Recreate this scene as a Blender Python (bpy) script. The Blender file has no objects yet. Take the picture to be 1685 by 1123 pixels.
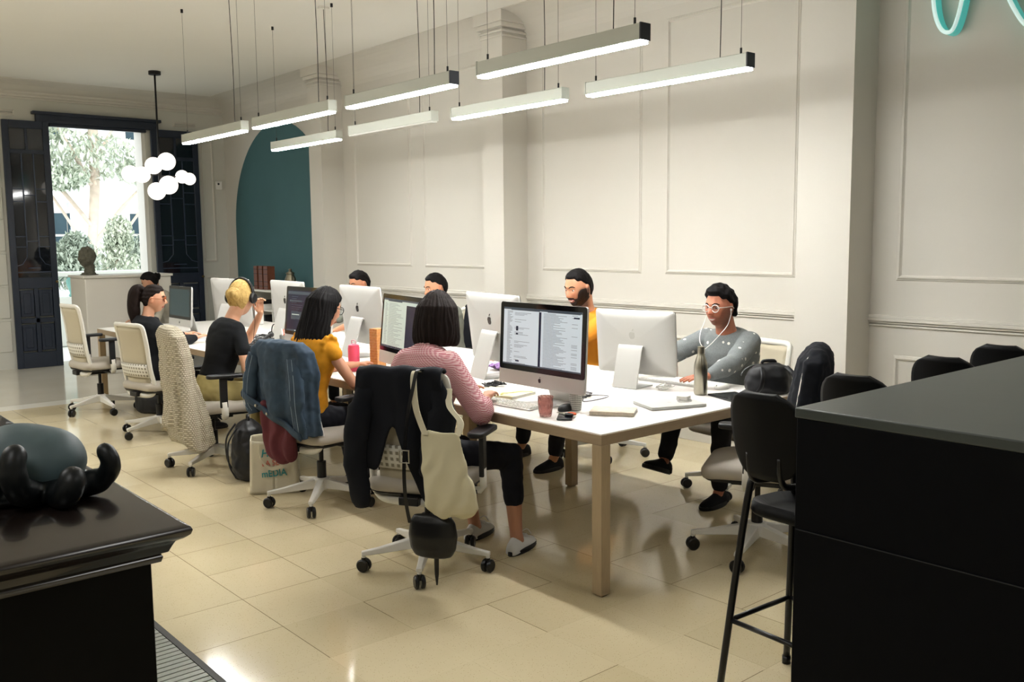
import bpy, bmesh, math, random
from math import sin, cos, pi, radians as R, sqrt, exp, atan2, hypot
from mathutils import Vector as V, Matrix, noise
random.seed(7)
sc = bpy.context.scene
C = sc.collection
# ---------------------------------------------------------------- camera, world, exposure
cam_d = bpy.data.cameras.new('camera'); cam = bpy.data.objects.new('camera', cam_d); C.objects.link(cam)
f_px = 1516.68; pitch = 0.11045; yaw = 0.71124; roll = -0.01009
fw = V((sin(yaw)*cos(pitch), cos(yaw)*cos(pitch), -sin(pitch)))
rt = V((cos(yaw), -sin(yaw), 0)); up = rt.cross(fw)
r2 = rt*cos(roll)+up*sin(roll); u2 = -rt*sin(roll)+up*cos(roll)
cam.matrix_world = Matrix(((r2.x, u2.x, -fw.x, 0), (r2.y, u2.y, -fw.y, 0), (r2.z, u2.z, -fw.z, 1.59), (0, 0, 0, 1)))
cam_d.sensor_width = 36; cam_d.lens = f_px/1685*36; cam_d.clip_start = .05; cam_d.clip_end = 200
sc.camera = cam
sc.view_settings.view_transform = 'Standard'; sc.view_settings.look = 'None'
sc.view_settings.gamma = 1; sc.view_settings.use_curve_mapping = False
sc.view_settings.exposure = 0.42
LAMP = 92.0        # pendant diffuser radiance
w = bpy.data.worlds.new('world'); sc.world = w; w.use_nodes = True
bg = w.node_tree.nodes['Background']; bg.inputs[0].default_value = (.93, .97, 1, 1); bg.inputs[1].default_value = 1.7
sun_d = bpy.data.lights.new('sun', 'SUN'); sun_d.energy = 1.5; sun_d.angle = R(3); sun_d.color = (1, .96, .9)
sun = bpy.data.objects.new('sun', sun_d); C.objects.link(sun); sun.rotation_euler = (R(52), 0, R(-12))
def area_lamp(name, loc, size, power, col=(1, .99, .97), rot=(0, 0, 0)):
    d = bpy.data.lights.new(name, 'AREA'); d.shape = 'RECTANGLE'; d.size, d.size_y = size; d.energy = power; d.color = col
    o = bpy.data.objects.new(name, d); C.objects.link(o); o.location = loc; o.rotation_euler = rot; return o
area_lamp('added_fill_light', (-1.0, 1.0, 3.57), (1.2, 1.2), 36)  # unseen area lights added under the ceiling as fill, not known lamps
area_lamp('added_fill_light', (-1.0, 5.0, 3.57), (1.2, 1.2), 36)
area_lamp('added_fill_light', (-1.0, 9.5, 3.57), (1.2, 1.2), 115)
area_lamp('added_fill_light', (3.4, -1.2, 3.57), (1.2, 1.2), 36)

# ---------------------------------------------------------------- materials
def srgb(h):
    if isinstance(h, str):
        c = [int(h[i:i+2], 16)/255 for i in (0, 2, 4)]
    else: c = [x/255 for x in h]
    return tuple((x/12.92 if x <= .04045 else ((x+.055)/1.055)**2.4) for x in c)+(1,)
class N:
    def __init__(s, name):
        s.m = bpy.data.materials.new(name); s.m.use_nodes = True; s.t = s.m.node_tree
        s.b = s.t.nodes['Principled BSDF']
    def n(s, t, **k):
        o = s.t.nodes.new(t)
        for a, v in k.items(): setattr(o, a, v)
        return o
    def l(s, a, b): s.t.links.new(a, b)
    def coord(s, which='Object', scale=None):
        tc = s.n('ShaderNodeTexCoord'); o = tc.outputs[which]
        if scale is not None:
            mp = s.n('ShaderNodeMapping'); mp.inputs['Scale'].default_value = scale if hasattr(scale, '__len__') else (scale,)*3
            s.l(o, mp.inputs[0]); o = mp.outputs[0]
        return o
    def math(s, op, a, b=None, c=None):
        o = s.n('ShaderNodeMath', operation=op)
        for i, v in enumerate((a, b, c)):
            if v is None: continue
            if hasattr(v, 'is_linked'): s.l(v, o.inputs[i])
            else: o.inputs[i].default_value = v
        return o.outputs[0]
    def mix(s, f, a, b):
        o = s.n('ShaderNodeMix', data_type='RGBA')
        for i, v in ((0, f), (6, a), (7, b)):
            if hasattr(v, 'is_linked'): s.l(v, o.inputs[i])
            else: o.inputs[i].default_value = v
        return o.outputs[2]
    def noise(s, vec, scale, detail=3):
        o = s.n('ShaderNodeTexNoise'); o.inputs['Scale'].default_value = scale; o.inputs['Detail'].default_value = detail
        if vec: s.l(vec, o.inputs['Vector'])
        return o.outputs['Fac']
    def bump(s, h, strength=.3, dist=.01):
        o = s.n('ShaderNodeBump'); o.inputs['Strength'].default_value = strength; o.inputs['Distance'].default_value = dist
        s.l(h, o.inputs['Height']); s.l(o.outputs[0], s.b.inputs['Normal'])
MATS = {}
def mat(name, col, rough=.5, metal=0, spec=.5, var=.0, vscale=8, bump=0, bscale=60, bdist=.003, emis=None, estr=0, trans=0, ior=1.45, alpha=1, coat=0, sss=0):
    if name in MATS: return MATS[name]
    k = N(name); b = k.b; c = srgb(col)
    b.inputs['Base Color'].default_value = c; b.inputs['Roughness'].default_value = rough; b.inputs['Metallic'].default_value = metal
    b.inputs['Specular IOR Level'].default_value = spec; b.inputs['IOR'].default_value = ior
    b.inputs['Transmission Weight'].default_value = trans; b.inputs['Alpha'].default_value = alpha; b.inputs['Coat Weight'].default_value = coat
    if sss: b.inputs['Subsurface Weight'].default_value = sss; b.inputs['Subsurface Radius'].default_value = (.01, .004, .002)
    if emis: b.inputs['Emission Color'].default_value = srgb(emis); b.inputs['Emission Strength'].default_value = estr
    co = k.coord()
    if var:
        nz = k.noise(co, vscale)
        k.l(k.mix(nz, tuple(x*(1-var) for x in c[:3])+(1,), tuple(min(1, x*(1+var)) for x in c[:3])+(1,)), b.inputs['Base Color'])
    if bump: k.bump(k.noise(co, bscale, 4), bump, bdist)
    MATS[name] = k.m; return k.m

# ---------------------------------------------------------------- mesh builder
class MB:
    def __init__(s): s.v = []; s.f = []; s.mi = []
    def add(s, vs, fs, m=0):
        o = len(s.v); s.v += [V(p) for p in vs]; s.f += [[i+o for i in f] for f in fs]; s.mi += [m]*len(fs); return s
    def box(s, c, d, M=None, m=0):
        x, y, z = d[0]/2, d[1]/2, d[2]/2
        vs = [V((sx*x, sy*y, sz*z)) for sz in (-1, 1) for sy in (-1, 1) for sx in (-1, 1)]
        if M is not None: vs = [M @ p for p in vs]
        vs = [p+V(c) for p in vs]
        return s.add(vs, [(0, 2, 3, 1), (4, 5, 7, 6), (0, 1, 5, 4), (2, 6, 7, 3), (0, 4, 6, 2), (1, 3, 7, 5)], m)
    def b2(s, a, b, m=0):
        return s.box([(p+q)/2 for p, q in zip(a, b)], [abs(q-p) for p, q in zip(a, b)], None, m)
    def rings(s, rs, cap=True, closed=False, m=0):
        n = len(rs[0]); vs = [p for r in rs for p in r]; fs = []
        k = len(rs)
        for i in range(k if closed else k-1):
            a = i*n; b = ((i+1) % k)*n
            for j in range(n): fs.append((a+j, a+(j+1) % n, b+(j+1) % n, b+j))
        if cap and not closed: fs += [tuple(range(n))[::-1], tuple(range((k-1)*n, k*n))]
        return s.add(vs, fs, m)
    def tube(s, pts, r, n=8, closed=False, m=0, flat=None):
        """tube through points; r number or list; flat=(normal, ratio) squeezes"""
        pts = [V(p) for p in pts]; k = len(pts); rr = r if hasattr(r, '__len__') else [r]*k; rs = []; prev = None
        for i, p in enumerate(pts):
            a = pts[i-1] if (i > 0 or closed) else p; b = pts[(i+1) % k] if (i < k-1 or closed) else p
            t = (b-a); t = t.normalized() if t.length > 1e-9 else V((0, 0, 1))
            if prev is None:
                x = t.orthogonal().normalized() if flat is None else (V(flat[0])-t*V(flat[0]).dot(t)).normalized()
            else:
                x = (prev-t*prev.dot(t)); x = x.normalized() if x.length > 1e-6 else t.orthogonal().normalized()
            prev = x; y = t.cross(x); q = rr[i]
            fx = 1 if flat is None else flat[1]
            rs.append([p+x*(cos(2*pi*j/n)*q*fx)+y*(sin(2*pi*j/n)*q) for j in range(n)])
        return s.rings(rs, True, closed, m)
    def cyl(s, a, b, r, r1=None, n=16, m=0): return s.tube([a, b], [r, r if r1 is None else r1], n, m=m)
    def cap(s, a, b, ra, rb=None, n=12, m=0):
        """tapered capsule"""
        a = V(a); b = V(b); rb = ra if rb is None else rb; d = (b-a); L = d.length; d = d/L if L > 1e-6 else V((0, 0, 1))
        x = d.orthogonal().normalized(); y = d.cross(x); rs = []
        for k in range(0, 5):
            t = -pi/2+pi/2*(k+.3)/4.3 if k < 4 else 0
            rs.append([a+d*(ra*sin(t))+(x*cos(2*pi*j/n)+y*sin(2*pi*j/n))*(ra*cos(t)) for j in range(n)])
        for k in range(0, 5):
            t = pi/2*(k)/4.3
            rs.append([b+d*(rb*sin(t))+(x*cos(2*pi*j/n)+y*sin(2*pi*j/n))*(rb*cos(t)) for j in range(n)])
        return s.rings(rs, m=m)
    def limb(s, pts, rs, n=14, m=0):
        """capsule chain"""
        for i in range(len(pts)-1): s.cap(pts[i], pts[i+1], rs[i], rs[i+1], n, m)
        return s
    def ell(s, c, r, M=None, n=20, k=12, m=0):
        rs = []
        for i in range(k+1):
            t = -pi/2+pi*(i+.001)/(k+.002)
            ring = [V((r[0]*cos(t)*cos(2*pi*j/n), r[1]*cos(t)*sin(2*pi*j/n), r[2]*sin(t))) for j in range(n)]
            if M is not None: ring = [M @ p for p in ring]
            rs.append([p+V(c) for p in ring])
        return s.rings(rs, m=m)
    def lathe(s, prof, n=24, c=(0, 0, 0), M=None, m=0, cap=True):
        rs = [[V((r*cos(2*pi*j/n), r*sin(2*pi*j/n), z)) for j in range(n)] for r, z in prof]
        if M is not None: rs = [[M @ p for p in q] for q in rs]
        rs = [[p+V(c) for p in q] for q in rs]
        return s.rings(rs, cap, m=m)
    def prism(s, poly, z0, z1, M=None, m=0):
        """2-D polygon (x, y) extruded z0..z1, then matrix"""
        a = [V((x, y, z0)) for x, y in poly]; b = [V((x, y, z1)) for x, y in poly]
        if M is not None: a = [M @ p for p in a]; b = [M @ p for p in b]
        return s.rings([a, b], m=m)
    def grid(s, fn, nu, nv, th=0.0, m=0):
        """sheet fn(u,v) with thickness th: closed"""
        P = [[V(fn(i/nu, j/nv)) for j in range(nv+1)] for i in range(nu+1)]
        Nn = [[None]*(nv+1) for _ in range(nu+1)]
        for i in range(nu+1):
            for j in range(nv+1):
                a = P[min(i+1, nu)][j]-P[max(i-1, 0)][j]; b = P[i][min(j+1, nv)]-P[i][max(j-1, 0)]
                q = a.cross(b); Nn[i][j] = q.normalized() if q.length > 1e-12 else V((0, 0, 1))
        vs = [P[i][j]+Nn[i][j]*th/2 for i in range(nu+1) for j in range(nv+1)]
        ix = lambda i, j: i*(nv+1)+j
        fs = [(ix(i, j), ix(i+1, j), ix(i+1, j+1), ix(i, j+1)) for i in range(nu) for j in range(nv)]
        if th:
            o = len(vs); vs += [P[i][j]-Nn[i][j]*th/2 for i in range(nu+1) for j in range(nv+1)]
            fs += [tuple(o+k for k in q[::-1]) for q in fs[:]]
            bd = [(i, 0) for i in range(nu)]+[(nu, j) for j in range(nv)]+[(i, nv) for i in range(nu, 0, -1)]+[(0, j) for j in range(nv, 0, -1)]
            bi = [ix(*q) for q in bd]
            for k in range(len(bi)): a, b = bi[k], bi[(k+1) % len(bi)]; fs.append((b, a, a+o, b+o))
        return s.add(vs, fs, m)
    def xf(s, M, frm=0):
        for i in range(frm, len(s.v)): s.v[i] = M @ s.v[i]
        return s
    def mesh(s, name, mats=(), smooth=False):
        me = bpy.data.meshes.new(name); me.from_pydata([tuple(p) for p in s.v], [], s.f); me.update()
        for m in (mats if isinstance(mats, (list, tuple)) else [mats]): me.materials.append(m)
        if any(s.mi): me.polygons.foreach_set('material_index', s.mi)
        bm = bmesh.new(); bm.from_mesh(me); bmesh.ops.recalc_face_normals(bm, faces=bm.faces); bm.to_mesh(me); bm.free()
        if smooth: me.polygons.foreach_set('use_smooth', [True]*len(me.polygons))
        return me
    def build(s, name, m, parent=None, smooth=False, bevel=0, seg=2, auto=False):
        me = s.mesh(name, m, smooth or auto); o = bpy.data.objects.new(name, me); C.objects.link(o)
        if parent is not None: o.parent = parent
        if auto:
            me.set_sharp_from_angle(angle=R(38))
        if bevel:
            md = o.modifiers.new('bevel', 'BEVEL'); md.width = bevel; md.segments = seg; md.limit_method = 'ANGLE'; md.angle_limit = R(35)
            if not smooth: me.polygons.foreach_set('use_smooth', [True]*len(me.polygons)); md.harden_normals = False; me.set_sharp_from_angle(angle=R(60))
        return o
    def remesh(s, name, m, parent=None, vox=.006, it=4, wr=None):
        """voxel union into one continuous surface, smoothed; wr(p, n) -> displacement along the normal"""
        me = s.mesh('tmp', ()); o = bpy.data.objects.new('tmp', me); C.objects.link(o)
        md = o.modifiers.new('r', 'REMESH'); md.mode = 'VOXEL'; md.voxel_size = vox
        if it: sm = o.modifiers.new('s', 'SMOOTH'); sm.iterations = it; sm.factor = .5
        dg = bpy.context.evaluated_depsgraph_get(); res = bpy.data.meshes.new_from_object(o.evaluated_get(dg))
        bpy.data.objects.remove(o); bpy.data.meshes.remove(me)
        res.name = name; res.materials.clear()
        for q in (m if isinstance(m, (list, tuple)) else [m]): res.materials.append(q)
        if wr:
            ns = [v.normal.copy() for v in res.vertices]
            for v, n in zip(res.vertices, ns): v.co += n*wr(v.co, n)
        res.polygons.foreach_set('use_smooth', [True]*len(res.polygons)); res.update()
        ob = bpy.data.objects.new(name, res); C.objects.link(ob)
        if parent is not None: ob.parent = parent
        return ob
def tag(o, label=None, cat=None, group=None, kind=None):
    for k, v in (('label', label), ('category', cat), ('group', group), ('kind', kind)):
        if v: o[k] = v
    return o
def thing(name, label, cat, loc=(0, 0, 0), rz=0, group=None):
    o = bpy.data.objects.new(name, None); C.objects.link(o); o.empty_display_size = .1
    o.location = loc; o.rotation_euler = (0, 0, rz); return tag(o, label, cat, group)
def copy_tree(o, parent=None):
    c = o.copy(); C.objects.link(c); c.parent = parent
    for ch in list(o.children): copy_tree(ch, c)
    return c
def struct(mb, name, m, **k):
    o = mb.build(name, m, **k); o['kind'] = 'structure'; return o
def rz(a): return Matrix.Rotation(a, 4, 'Z')
def ry(a): return Matrix.Rotation(a, 4, 'Y')
def rx(a): return Matrix.Rotation(a, 4, 'X')
def T(*p): return Matrix.Translation(p if len(p) == 3 else p[0])
def fol(amp, sx, sy, sz, seed=0):
    return lambda p, n=None: amp*noise.noise(V((p.x*sx+seed, p.y*sy+seed*2, p.z*sz)))
def catmull(pts, n=8, closed=False):
    pts = [V(p) for p in pts]; k = len(pts); out = []
    for i in range(k if closed else k-1):
        g = lambda j: pts[j % k] if closed else pts[max(0, min(k-1, j))]
        a, b, c, d = g(i-1), g(i), g(i+1), g(i+2)
        for q in range(n):
            t = q/n; out.append(.5*((2*b)+(c-a)*t+(2*a-5*b+4*c-d)*t*t+(3*b-a-3*c+d)*t**3))
    if not closed: out.append(pts[-1])
    return out

# ---------------------------------------------------------------- floor, walls, ceiling
XW, XP, YF, ZC = 5.73, 5.44, 13.0, 3.60
def floor_mat():
    k = N('terrazzo_floor'); co = k.coord()
    sp = k.n('ShaderNodeSeparateXYZ'); k.l(co, sp.inputs[0])
    lines = None; ids = []
    for ax, off in (('X', 1.28), ('Y', 3.41)):
        t = k.math('DIVIDE', k.math('SUBTRACT', sp.outputs[ax], off), .388)
        ids.append(k.math('FLOOR', t))
        fr = k.math('FRACT', t); d = k.math('MINIMUM', fr, k.math('SUBTRACT', 1., fr))
        l = k.math('LESS_THAN', d, .0042); rn = k.n('ShaderNodeTexWhiteNoise'); rn.noise_dimensions = '2D'; cc = k.n('ShaderNodeCombineXYZ'); k.l(k.math('ROUND', t), cc.inputs[0]); k.l(k.math('FLOOR', k.math('DIVIDE', k.math('SUBTRACT', sp.outputs['Y' if ax == 'X' else 'X'], 3.41 if ax == 'X' else 1.28), .388)), cc.inputs[1]); k.l(cc.outputs[0], rn.inputs['Vector']); l = k.math('MULTIPLY', l, k.math('ADD', .12, k.math('MULTIPLY', k.math('GREATER_THAN', rn.outputs['Value'], .42), .88))); lines = l if lines is None else k.math('MAXIMUM', lines, l)
    cb = k.n('ShaderNodeCombineXYZ'); k.l(ids[0], cb.inputs[0]); k.l(ids[1], cb.inputs[1])
    wn = k.n('ShaderNodeTexWhiteNoise'); k.l(cb.outputs[0], wn.inputs['Vector'])
    base = k.mix(wn.outputs['Value'], srgb('ccbf9d'), srgb('dacdac'))
    base = k.mix(k.math('MULTIPLY', k.noise(co, 3, 4), .5), base, srgb('c0b08b'))
    vo = k.n('ShaderNodeTexVoronoi'); vo.inputs['Scale'].default_value = 160; k.l(co, vo.inputs['Vector'])
    spk = k.math('LESS_THAN', vo.outputs['Distance'], .22)
    wv = k.n('ShaderNodeTexWhiteNoise'); k.l(vo.outputs['Position'], wv.inputs['Vector'])
    base = k.mix(k.math('MULTIPLY', spk, k.math('GREATER_THAN', wv.outputs['Value'], .72)), base, srgb('9a875f'))
    fade = k.math('GREATER_THAN', k.noise(co, 1.3, 1), .38)
    base = k.mix(k.math('MULTIPLY', lines, k.math('ADD', k.math('MULTIPLY', fade, .55), .25)), base, srgb('5c4a30'))
    # pale marble beyond the threshold strip
    far = k.math('GREATER_THAN', sp.outputs['Y'], 9.75)
    base = k.mix(far, base, k.mix(k.noise(co, 2, 5), srgb('b9b3a4'), srgb('cbc6b8')))
    st = k.math('MULTIPLY', far, k.math('LESS_THAN', sp.outputs['Y'], 10.02))
    base = k.mix(st, base, srgb('e2ded2'))
    k.l(base, k.b.inputs['Base Color'])
    k.l(k.math('ADD', k.math('MULTIPLY', k.noise(co, 12, 3), .08), .07), k.b.inputs['Roughness'])
    k.b.inputs['Specular IOR Level'].default_value = .55
    k.bump(k.noise(co, 5, 2), .04, .004)
    return k.m
M_floor = floor_mat()
M_wall = mat('cream_wall_paint', 'c9c5bb', .75, bump=.05, bscale=90, bdist=.002, var=.03, vscale=1.5)
M_ceil = mat('ceiling_paint', 'e4e2da', .9, var=.03, vscale=1)
M_trim = mat('cream_moulding', 'cbc7bd', .6)
M_farwall = mat('grey_white_wall', 'c6c5bb', .75, var=.04, vscale=2)
M_green = mat('teal_green_paint', '3f6468', .8, var=.06, vscale=3)
struct(MB().b2((-4, -4, -.2), (6.0, 13.35, 0)), 'floor', M_floor)
struct(MB().b2((-4, -4, ZC), (6.0, 13.3, ZC+.2)), 'ceiling', M_ceil)
struct(MB().b2((XW, -4, 0), (XW+.25, YF+.3, ZC)), 'wall_right', M_wall)
struct(MB().b2((-4.2, -4, 0), (-4, YF+.3, ZC)), 'wall_left', M_wall)
struct(MB().b2((-4, -4.2, 0), (6, -4, ZC)), 'wall_back', M_wall)
OX0, OX1, OZ = 3.39, 4.61, 3.12
m = MB().b2((-4, YF, 0), (OX0, YF+.3, ZC)).b2((OX1, YF, 0), (XW, YF+.3, ZC)).b2((OX0, YF, OZ), (OX1, YF+.3, ZC))
struct(m, 'wall_far', M_farwall)
PIERS = [(3.04, 3.42), (6.41, 6.70), (9.67, 9.96), (-2.70, -2.32)]
for i, (a, b) in enumerate(PIERS):
    p = MB().b2((XP, a, 0), (XW, b, ZC))
    struct(p, 'wall_pier_%d' % (i+1), M_wall)
    c = MB()
    for z0, z1, e in ((3.38, 3.40, .012), (3.42, 3.44, .02), (3.46, 3.50, .035), (3.50, ZC, .055)):
        c.b2((XP-e, a-e, z0), (XW, b+e, z1))
    struct(c, 'trim_%d' % (20+i), M_trim, bevel=.004)
# teal arch painted on the right wall
arc = [(9.99, 0), (9.99, 1.8)]+[(11.34-1.35*cos(t), 1.8+1.35*sin(t)) for t in [pi*i/40 for i in range(1, 40)]]+[(12.69, 1.8), (12.69, 0)]
struct(MB().rings([[V((XW-.006, y, z)) for y, z in arc], [V((XW+.001, y, z)) for y, z in arc]]), 'wall_right_teal_arch', M_green)
# mouldings
def frame(mb, X, y0, y1, z0, z1, w=.035, d=.016, nrm=-1, plane='x'):
    prof = [(0, 0), (.004, .4), (.012, .55), (.016, 1.0), (.024, 1.0), (.028, .5), (w, 0)]
    for k in range(len(prof)-1):
        (a, ha), (b, hb) = prof[k], prof[k+1]
        def rect(o, h):
            q = [(y0+o, z0+o), (y1-o, z0+o), (y1-o, z1-o), (y0+o, z1-o)]
            return [V((X+nrm*h*d, y, z)) if plane == 'x' else V((y, X+nrm*h*d, z)) for y, z in q]
        mb.rings([rect(a, ha), rect(b, hb)], cap=False)
nt = 1
for y0, y1 in ((.75, 2.87), (3.60, 4.77), (5.02, 6.21), (6.85, 8.05), (8.28, 9.42)):
    t = MB(); frame(t, XW, y0, y1, 1.30, 3.27); frame(t, XW, y0, y1, .20, .82)
    struct(t, 'trim_%d' % nt, M_trim); nt += 1
t = MB(); frame(t, YF, 5.36, 5.56, 1.30, 3.12, plane='y'); frame(t, YF, 5.36, 5.56, .3, 1.1, plane='y')
frame(t, YF, 5.0, 5.33, 3.19, 3.26, plane='y', w=.02); frame(t, YF, 2.2, 3.0, 3.19, 3.26, plane='y', w=.02)
struct(t, 'trim_%d' % nt, M_trim); nt += 1
t = MB()   # stone joints left of the door
for z in (.42, .85, 1.27, 1.7, 2.1, 2.55): t.b2((1.2, YF-.012, z-.2), (2.8, YF+.01, z+.195))
struct(t, 'trim_%d' % nt, M_farwall, bevel=.006); nt += 1
for y0, y1 in ((-2.32, 3.04), (3.42, 6.41), (6.70, 9.67), (12.72, YF)):   # chair rail + baseboard
    t = MB(); t.b2((XW-.03, y0, 1.035), (XW, y1, 1.055)).b2((XW-.018, y0, 1.02), (XW, y1, 1.035)).b2((XW-.022, y0, 1.055), (XW, y1, 1.075)).b2((XW-.012, y0, 1.00), (XW, y1, 1.012))
    struct(t, 'trim_%d' % nt, M_trim, bevel=.003); nt += 1
    struct(MB().b2((XW-.02, y0, 0), (XW, y1, .12)), 'baseboard_right', M_trim, bevel=.003)
# cornice: stepped at the wall, then coved into the ceiling
def cornice(mb, along, p0, p1, wallc, s):
    cove = [(0, 3.36)]+[(.34*(1-cos(pi/2*i/8)), 3.36+.235*sin(pi/2*i/8)) for i in range(1, 9)]+[(.34, ZC+.01), (0, ZC+.01)]
    prof = [(0, 3.40), (.02, 3.40), (.02, 3.42), (.035, 3.43), (.035, 3.455), (.05, 3.46), (.06, 3.475), (.06, 3.49), (.10, 3.51), (.16, 3.55), (.25, 3.58), (.34, 3.592), (.36, ZC+.01), (0, ZC+.01)]
    prof = cove if along == 'y' else prof
    f = (lambda o, z, q: V((wallc-o, q, z))) if along == 'y' else (lambda o, z, q: V((q, wallc-o, z)))
    mb.rings([[f(o, z, p0) for o, z in prof], [f(o, z, p1) for o, z in prof]])
t = MB(); cornice(t, 'x', -4, XW, YF, 1); struct(t, 'trim_%d' % nt, M_trim); nt += 1
t = MB(); cornice(t, 'y', -4, YF, XW, 1); struct(t, 'trim_%d' % nt, M_trim); nt += 1
# ---------------------------------------------------------------- doorway, doors, outside
M_navy = mat('navy_door_paint', '1c2433', .38, var=.25, vscale=9, bump=.05, bscale=30)
M_navyl = mat('navy_door_bead', '2c3648', .35)
M_white = mat('white_paint', 'e6e4dc', .5)
M_dglass = mat('dark_glass', '10141c', .06, spec=.8)
l = MB().b2((OX0-.16, YF-.06, OZ), (OX1+.16, YF+.0, OZ+.14)).b2((OX0-.2, YF-.09, OZ+.10), (OX1+.2, YF, OZ+.14)).b2((OX0-.0, YF-.05, OZ-.04), (OX1, YF+.02, OZ))
struct(l, 'trim_40', M_navy, bevel=.006)
def door_leaf(x0, x1, nm):
    t = thing(nm, None, None, ((x0+x1)/2, YF-.06, 0)); t['kind'] = 'structure'
    W = x1-x0; h = W/2; H = 3.13
    b = MB(); fr = .075
    b.b2((-h, -.022, 0), (-h+fr, .022, H)).b2((h-fr, -.022, 0), (h, .022, H))
    for z0, z1 in ((0, .2), (.58, .64), (1.02, 1.16), (2.72, 2.77), (3.03, H)): b.b2((-h+fr, -.022, z0), (h-fr, .022, z1))
    b.b2((-.025, -.022, .2), (.025, .022, 1.02)).b2((-.015, -.02, 2.77), (.015, .02, 3.03))
    b.build('door_frame', M_navy, t, bevel=.004)
    for x in (-1, 1):
        for z0, z1 in ((.22, .56), (.66, 1.0)):
            xa, xb = sorted((x*.03, x*(h-fr-.005)))
            p = MB().b2((xa, -.012, z0), (xb, .012, z1)); p.b2((xa+.035, -.02, z0+.04), (xb-.035, .02, z1-.04))
            p.build('door_panel', M_navy, t, bevel=.007)
    MB().b2((-h+fr, -.004, 1.16), (h-fr, .004, 3.03)).build('glass_pane', M_dglass, t)
    g = MB(); xi = h-fr; c = xi*.36
    for s_ in (-1, 1):
        g.b2((s_*c-.007, -.016, 1.55), (s_*c+.007, .016, 2.72))
        for z in (2.28, 2.12, 1.68, 1.50+.05): g.b2((min(s_*c, s_*xi), -.014, z-.006), (max(s_*c, s_*xi), .014, z+.006))
        g.tube([(s_*c, 0, 1.55), (s_*(c+.005), 0, 1.42), (s_*(c+(xi-c)*.5), 0, 1.33), (s_*xi, 0, 1.31)], .008, 6)
    for z in (2.2, 1.62, 1.28): g.b2((-c, -.014, z-.006), (c, .014, z+.006))
    g.b2((-xi, -.014, 1.22), (xi, .014, 1.235))
    g.build('glazing_bars', M_navyl, t)
    k = MB().cyl((h-.03, -.022, 1.1), (h-.03, -.06, 1.1), .008); k.ell((h-.03, -.07, 1.1), (.018, .018, .018)); k.build('door_knob', mat('brass_dull', '6b5a3a', .35, 1), t, smooth=True)
    return t
door_leaf(2.83, 3.37, 'door_1'); door_leaf(4.66, 5.31, 'door_2')
# reveal of opening (white)
struct(MB().b2((OX1-.05, YF+.02, 0), (OX1, YF+.3, OZ)).b2((OX0, YF+.26, 0), (OX0+.03, YF+.3, OZ)), 'trim_41', M_white)
# balcony
M_stone = mat('pale_stone', 'dfe2dc', .8, var=.1, vscale=6)
struct(MB().b2((1, 13.35, -.2), (8, 16.2, -.01)), 'balcony_floor', M_stone)
bal = thing('balustrade', 'pale stone balustrade with teal tinted urn shaped balusters outside the doorway', 'balustrade', (4.2, 15.4, 0))
MB().b2((-2.2, -.12, 0), (2.2, .12, .76)).build('parapet', M_stone, bal, bevel=.01)
MB().b2((-2.2, -.14, 1.08), (2.2, .14, 1.15)).build('hand_rail', M_stone, bal, bevel=.01)
M_tealb = mat('teal_baluster', '8fc4bf', .7)
for i in range(15):
    MB().lathe([(.03, .76), (.05, .78), (.03, .81), (.03, .83), (.07, .96), (.075, 1.01), (.045, 1.06), (.05, 1.08)], 12, (-2.1+.3*i, 0, 0)).build('baluster', M_tealb, bal, smooth=True)
# facade across the street
fac = thing('apartment_building', 'pale bluish apartment facade with dark windows across the street', 'building', (7, 25, -3))
M_fac = mat('pale_facade', 'e3ebee', .8, var=.06, vscale=.5); M_win = mat('facade_glass', '34474f', .5, spec=.2, var=.4, vscale=2)
wb = MB(); wb.b2((-9, 0, 0), (9, 2, 12))
for z in (2.6, 5.6, 8.8): wb.b2((-9, -.2, z), (9, 0, z+.3))
for x in range(-8, 9, 2): wb.b2((x*1.1-.14, -.14, 0), (x*1.1+.14, 0, 12))
wb.build('facade_wall', M_fac, fac)
for z in (.6, 3.6, 7.2, 10.0):
    for i in range(-3, 4):
        xc = i*2.3-.4
        fr = MB().b2((xc-.62, -.06, z), (xc+.62, .02, z+1.8)).build('window_frame', M_white, fac)
        p = MB()
        for a in range(3):
            for b in range(3): p.b2((xc-.56+.38*a, -.09, z+.06+.58*b), (xc-.20+.38*a, -.05, z+.58+.58*b))
        p.build('window_panes', M_win, fr)
# tree
def leaf_mat(nm, a, b):
    k = N(nm); co = k.coord(); k.l(k.mix(k.noise(co, 2.5, 2), srgb(a), srgb(b)), k.b.inputs['Base Color']); k.b.inputs['Roughness'].default_value = .6
    k.b.inputs['Subsurface Weight'].default_value = 0; return k.m
M_leaf = leaf_mat('pale_leaves', '7d987e', 'eeefe0'); M_leafd = leaf_mat('dark_leaves', '48685c', 'd5ddcc'); M_bark = mat('pale_bark', 'cdbfae', .9, var=.2, bump=.4, bscale=20)
def leaves(n, cs, seed, size=.09):
    rd = random.Random(seed); mb = MB()
    for _ in range(n):
        c, r = rd.choice(cs); d = V((rd.gauss(0, 1), rd.gauss(0, 1), rd.gauss(0, 1))).normalized()*rd.random()**.4
        p = V(c)+V((d.x*r[0], d.y*r[1], d.z*r[2])); s_ = size*rd.uniform(.7, 1.5)
        M = rz(rd.uniform(0, 6.3)) @ rx(rd.uniform(.2, 1.5)) @ ry(rd.uniform(-.5, .5))
        q = [M @ (V(a)*s_) for a in ((0, -1, 0), (.38, -.2, .06), (.3, .4, .05), (0, 1, -.1), (-.3, .4, .05), (-.38, -.2, .06))]
        mb.add([p+a for a in q], [(0, 1, 2, 3), (0, 3, 4, 5)])
    return mb
tr = thing('tree', 'leafy pale green tree with branching trunk seen through the open doorway', 'tree', (6.1, 20.5, -3))
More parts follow.
